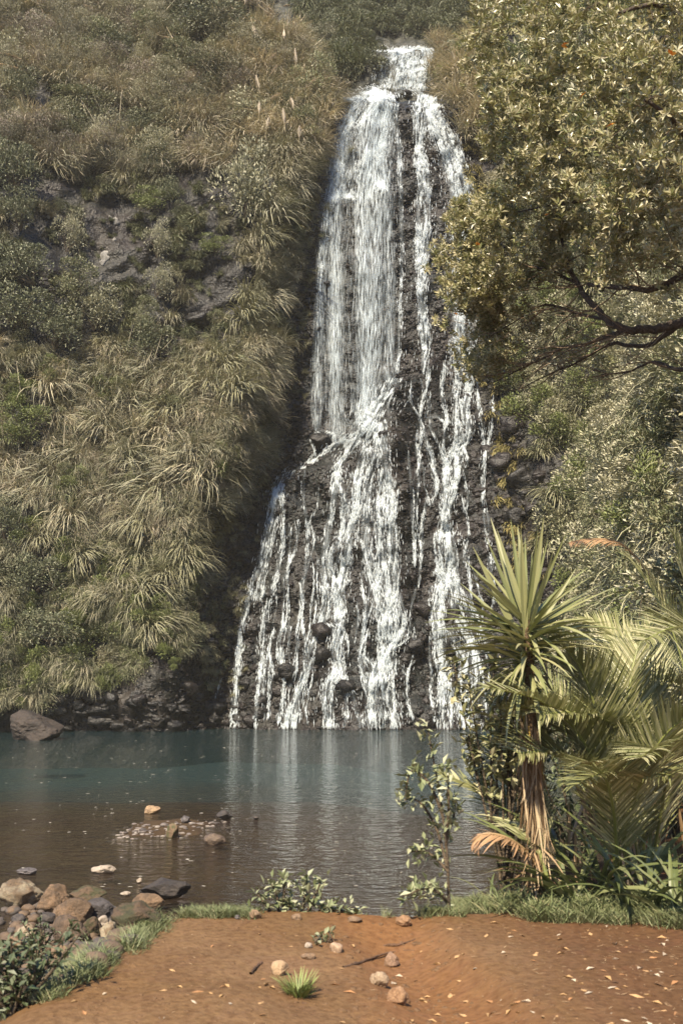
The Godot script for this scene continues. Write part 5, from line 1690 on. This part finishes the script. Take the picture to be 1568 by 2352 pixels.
	for k in 1100:
		var v := Vector2(r(215, 580), r(1868, 1970))
		var t := absf(v.x - 370) / 150.0
		var mid := 1912.0 - (v.x - 370) * 0.10
		if absf(v.y - mid) > r(4, 42) * (1.0 - 0.45 * t) or n_mid.get_noise_2d(v.x * 0.022, v.y * 0.05) < r(-0.35, 0.2):
			continue
		var p := land_hit(v.x, v.y)
		p.y = land(p.x, -p.z)
		if p.y < -0.045:
			continue
		var s := r(0.012, 0.05)
		var tr := Transform3D(Basis.from_euler(Vector3(r(-0.4, 0.4), r(0, 6), r(-0.4, 0.4))).scaled(Vector3(s * r(0.8, 1.5), s * r(0.35, 0.7), s)), p + Vector3(0, s * 0.05, 0))
		if s > 0.034 and n < 90:
			n += 1
			var o := obj("pebble", pk[k % 5])
			o.transform = tr
			tag(o, "small pebble on the gravel bar in the shallows", "pebble", "pebbles of the gravel bar")
		else:
			grit[k % 5].append(tr)
	for k in 5:
		tag(many("gravel", pk[k], grit[k], []), "fine gravel of the bar breaking the surface of the shallows", "gravel")
	# rubble of the shore
	var rub := [[], [], [], [], []]
	for k in 420:
		var v := Vector2(r(-30, 330), r(2085, 2260))
		if v.x > 380 - (v.y - 2110) * 1.35:
			continue
		var p := land_hit(v.x, v.y)
		var s := 0.02 + 0.07 * pow(rng.randf(), 3.0)
		rub[k % 5].append(Transform3D(Basis.from_euler(Vector3(r(-0.4, 0.4), r(0, 6), r(-0.4, 0.4))).scaled(Vector3(s, s * 0.65, s)), p + Vector3(0, s * 0.2, 0)))
	var clod := [rock_mesh(520, 1, Color(0.20, 0.14, 0.09), Color(0.14, 0.10, 0.07), M.pebble, 7, 0.2), rock_mesh(521, 1, Color(0.13, 0.11, 0.10), Color(0.09, 0.08, 0.07), M.pebble, 7, 0.2), rock_mesh(522, 1, Color(0.19, 0.115, 0.065), Color(0.13, 0.08, 0.045), M.soil, 6, 0.25)]
	tag(many("shore_gravel", clod[0], rub[0] + rub[1] + rub[2], []), "brown gravel between the boulders of the left shore", "gravel")
	tag(many("shore_gravel", clod[1], rub[3] + rub[4], []), "grey gravel between the boulders of the left shore", "gravel")
	# crumbs and clods on the dirt
	var crumbs := []
	for k in 8000:
		var v := Vector2(r(120, 1600), r(2105, 2380))
		if v.x < 380 - (v.y - 2110) * 1.2:
			continue
		var p := land_hit(v.x, v.y)
		var s := 0.002 + 0.011 * pow(rng.randf(), 5.0)
		if absf(v.x - 900) < 160 and rng.randf() < 0.4:
			s *= 1.8
		crumbs.append(Transform3D(Basis.from_euler(Vector3(r(-1, 1), r(0, 6), r(-1, 1))).scaled(Vector3(s, s * 0.7, s)), p))
	tag(many("dirt_clods", clod[2], crumbs, []), "crumbs and clods of earth scattered on the dirt bank", "earth")
	# exposed roots in the gully
	for q in [[[790, 2226], [840, 2210], [900, 2190], [950, 2186]], [[600, 2215], [585, 2228], [575, 2240]], [[880, 2175], [920, 2172], [955, 2160]]]:
		var pts := []
		for v in q:
			pts.append(land_hit(v[0], v[1]) + Vector3(0, 0.008, 0))
		var o := base("root", pts[0], "", "root")
		var mb := MB.new()
		var line := smooth_line(pts.map(func(p): return p - pts[0]), 5)
		for k in line.size():
			line[k] += rdir() * 0.004
		tube(mb, line, range(line.size()).map(func(k): return 0.009 - 0.0004 * k), 6, Color(0.16, 0.09, 0.05), 0.2)
		obj("root_wood", mb.mesh(M.bark, true), o)
		tag(o, ["long thin root lying bare across the gully in the dirt", "short dark stick on the dirt left of the pale round stone", "upper root bare in the side of the gully"][[790, 600, 880].find(q[0][0])], "root" if q[0][0] != 600 else "stick")

func build_litter() -> void:
	rng.seed = 801
	var kinds := []
	var tones := [["pale cream", Color(0.50, 0.42, 0.31)], ["tan", Color(0.46, 0.29, 0.14)], ["orange", Color(0.38, 0.20, 0.09)], ["dark brown", Color(0.13, 0.075, 0.045)]]
	for k in 8:
		var mb := MB.new()
		leaf(mb, Vector3(0, 0, -0.5), Vector3(0, 0.04, 1), Vector3.UP, 1.0, r(0.34, 0.5), tones[k % 4][1] * r(0.85, 1.1), r(-0.3, 0.35))
		kinds.append(mb.mesh(M.dry))
	var n := 0
	for k in 460:
		var v := Vector2(r(150, 1620), r(2120, 2370))
		if v.x < 400 - (v.y - 2110) * 1.2 or rng.randf() > 0.13 + 0.87 * smoothstep(900.0, 1450.0, v.x) + (0.2 if v.y > 2250 else 0.0):
			continue
		if n >= 200:
			break
		n += 1
		var p := land_hit(v.x, v.y)
		var t := [0, 1, 1, 2, 0, 1, 3, 1][rng.randi() % 8] as int
		var s := r(0.03, 0.075)
		var o := obj("fallen_leaf", kinds[t + 4 * (k % 2)])
		o.transform = Transform3D(Basis.from_euler(Vector3(r(-0.25, 0.25), r(0, 6), r(-0.3, 0.3))).scaled(Vector3(s, s, s)), p + Vector3(0, 0.007, 0))
		tag(o, "dry %s leaf lying on the %s" % [tones[t][0], "brown dirt near the right grass" if v.x > 1050 else "orange dirt of the bank"], "leaf", "fallen %s leaves on the %s of the bank" % [tones[t][0], "right" if v.x > 1050 else "left"])
	# chips and straws too small to count
	var mb := MB.new()
	blade(mb, Vector3.ZERO, Vector3(0, 0.05, 1), 1.0, 0.14, 0.02, 2, Color(0.42, 0.30, 0.17), Color(0.36, 0.24, 0.13))
	var m := mb.mesh(M.dry)
	var where := []
	for k in 1300:
		var v := Vector2(r(250, 1620), r(2112, 2370))
		if rng.randf() > 0.12 + smoothstep(850.0, 1500.0, v.x) or v.x < 400 - (v.y - 2110) * 1.2:
			continue
		where.append(Transform3D(Basis.from_euler(Vector3(0, r(0, 6), 0)).scaled(Vector3.ONE * r(0.012, 0.045)), land_hit(v.x, v.y) + Vector3(0, 0.004, 0)))
	tag(many("leaf_litter", m, where, []), "tiny chips and straws of leaf litter on the dirt", "litter")
	# floating specks
	var sp := []
	for k in 520:
		var d := 14.0 + 30.0 * pow(rng.randf(), 1.3)
		var p := Vector3(r(-17, 9) * d / 45.0 * 1.1, 0.004, -d)
		if n_mid.get_noise_2d(p.x * 0.6, p.z * 0.6) < r(-0.6, 0.3):
			continue
		sp.append(Transform3D(Basis.from_euler(Vector3(0, r(0, 6), 0)).scaled(Vector3(r(0.02, 0.07), 0.006, r(0.015, 0.04)) * (0.5 + d / 45.0)), p))
	var bm := MB.new()
	leaf(bm, Vector3(0, 0, -1), Vector3(0, 0, 1), Vector3.UP, 2.0, 1.2, Color(0.5, 0.47, 0.4), 0.05)
	tag(many("floating_specks", bm.mesh(M.dry), sp, []), "pale bits of leaf and froth floating on the pool", "debris")

# ----------------------------------------------------------------
func _ready() -> void:
	# camera
	var cam := Camera3D.new()
	cam.name = "camera"
	cam.position = EYE
	cam.rotation.x = atan2(SP, CP)
	cam.keep_aspect = Camera3D.KEEP_HEIGHT
	var lens := CameraAttributesPhysical.new()
	lens.frustum_focal_length = 25.735
	lens.frustum_focus_distance = 42.0
	lens.exposure_aperture = 3.4
	lens.frustum_near = 0.1
	lens.frustum_far = 900.0
	cam.attributes = lens
	cam.fov = 50.0
	cam.near = 0.1
	cam.far = 900.0
	add_child(cam)
	cam.current = true
	# sky and air
	var sky_m := ProceduralSkyMaterial.new()
	sky_m.sky_top_color = Color(0.36, 0.50, 0.72)
	sky_m.sky_horizon_color = Color(0.78, 0.82, 0.84)
	sky_m.sky_curve = 0.16
	sky_m.ground_bottom_color = Color(0.16, 0.15, 0.12)
	sky_m.ground_horizon_color = Color(0.5, 0.5, 0.46)
	sky_m.sun_angle_max = 20.0
	var sky := Sky.new()
	sky.sky_material = sky_m
	var env := Environment.new()
	env.background_mode = Environment.BG_SKY
	env.sky = sky
	env.background_energy_multiplier = 0.85
	env.tonemap_mode = Environment.TONE_MAPPER_LINEAR
	env.tonemap_exposure = 2.3
	env.sdfgi_enabled = true
	env.ssao_enabled = true
	env.ssil_enabled = true
	env.fog_enabled = true
	env.fog_density = 0.00045
	env.fog_light_color = Color(0.93, 0.91, 0.86)
	var we := WorldEnvironment.new()
	we.name = "world"
	we.environment = env
	add_child(we)
	# sun: high on the left, a little behind the viewer
	var sun := DirectionalLight3D.new()
	sun.name = "sun"
	sun.light_color = Color(1.0, 0.935, 0.83)
	sun.light_energy = 1.5
	sun.light_angular_distance = 0.55
	sun.shadow_enabled = true
	sun.look_at_from_position(Vector3.ZERO, Vector3(0.22, -0.72, -0.62), Vector3.UP)
	add_child(sun)

	rng.seed = 1
	for q in [[n_big, 11, 0.055, 3], [n_mid, 12, 0.32, 4], [n_fine, 13, 1.1, 3], [n_cell, 14, 0.55, 2]]:
		q[0].seed = q[1]
		q[0].frequency = q[2]
		q[0].fractal_octaves = q[3]
		q[0].noise_type = FastNoiseLite.TYPE_SIMPLEX_SMOOTH
	n_cell.noise_type = FastNoiseLite.TYPE_CELLULAR
	n_cell.cellular_return_type = FastNoiseLite.RETURN_DISTANCE
	make_materials()
	build_cliff()
	build_ground()
	build_pool()
	build_waterfall()
	build_left_cliff_plants()
	build_right_cliff_plants()
	build_tree()
	build_cabbage_tree()
	build_palms()
	build_small_plants()
	build_stones()
	build_litter()
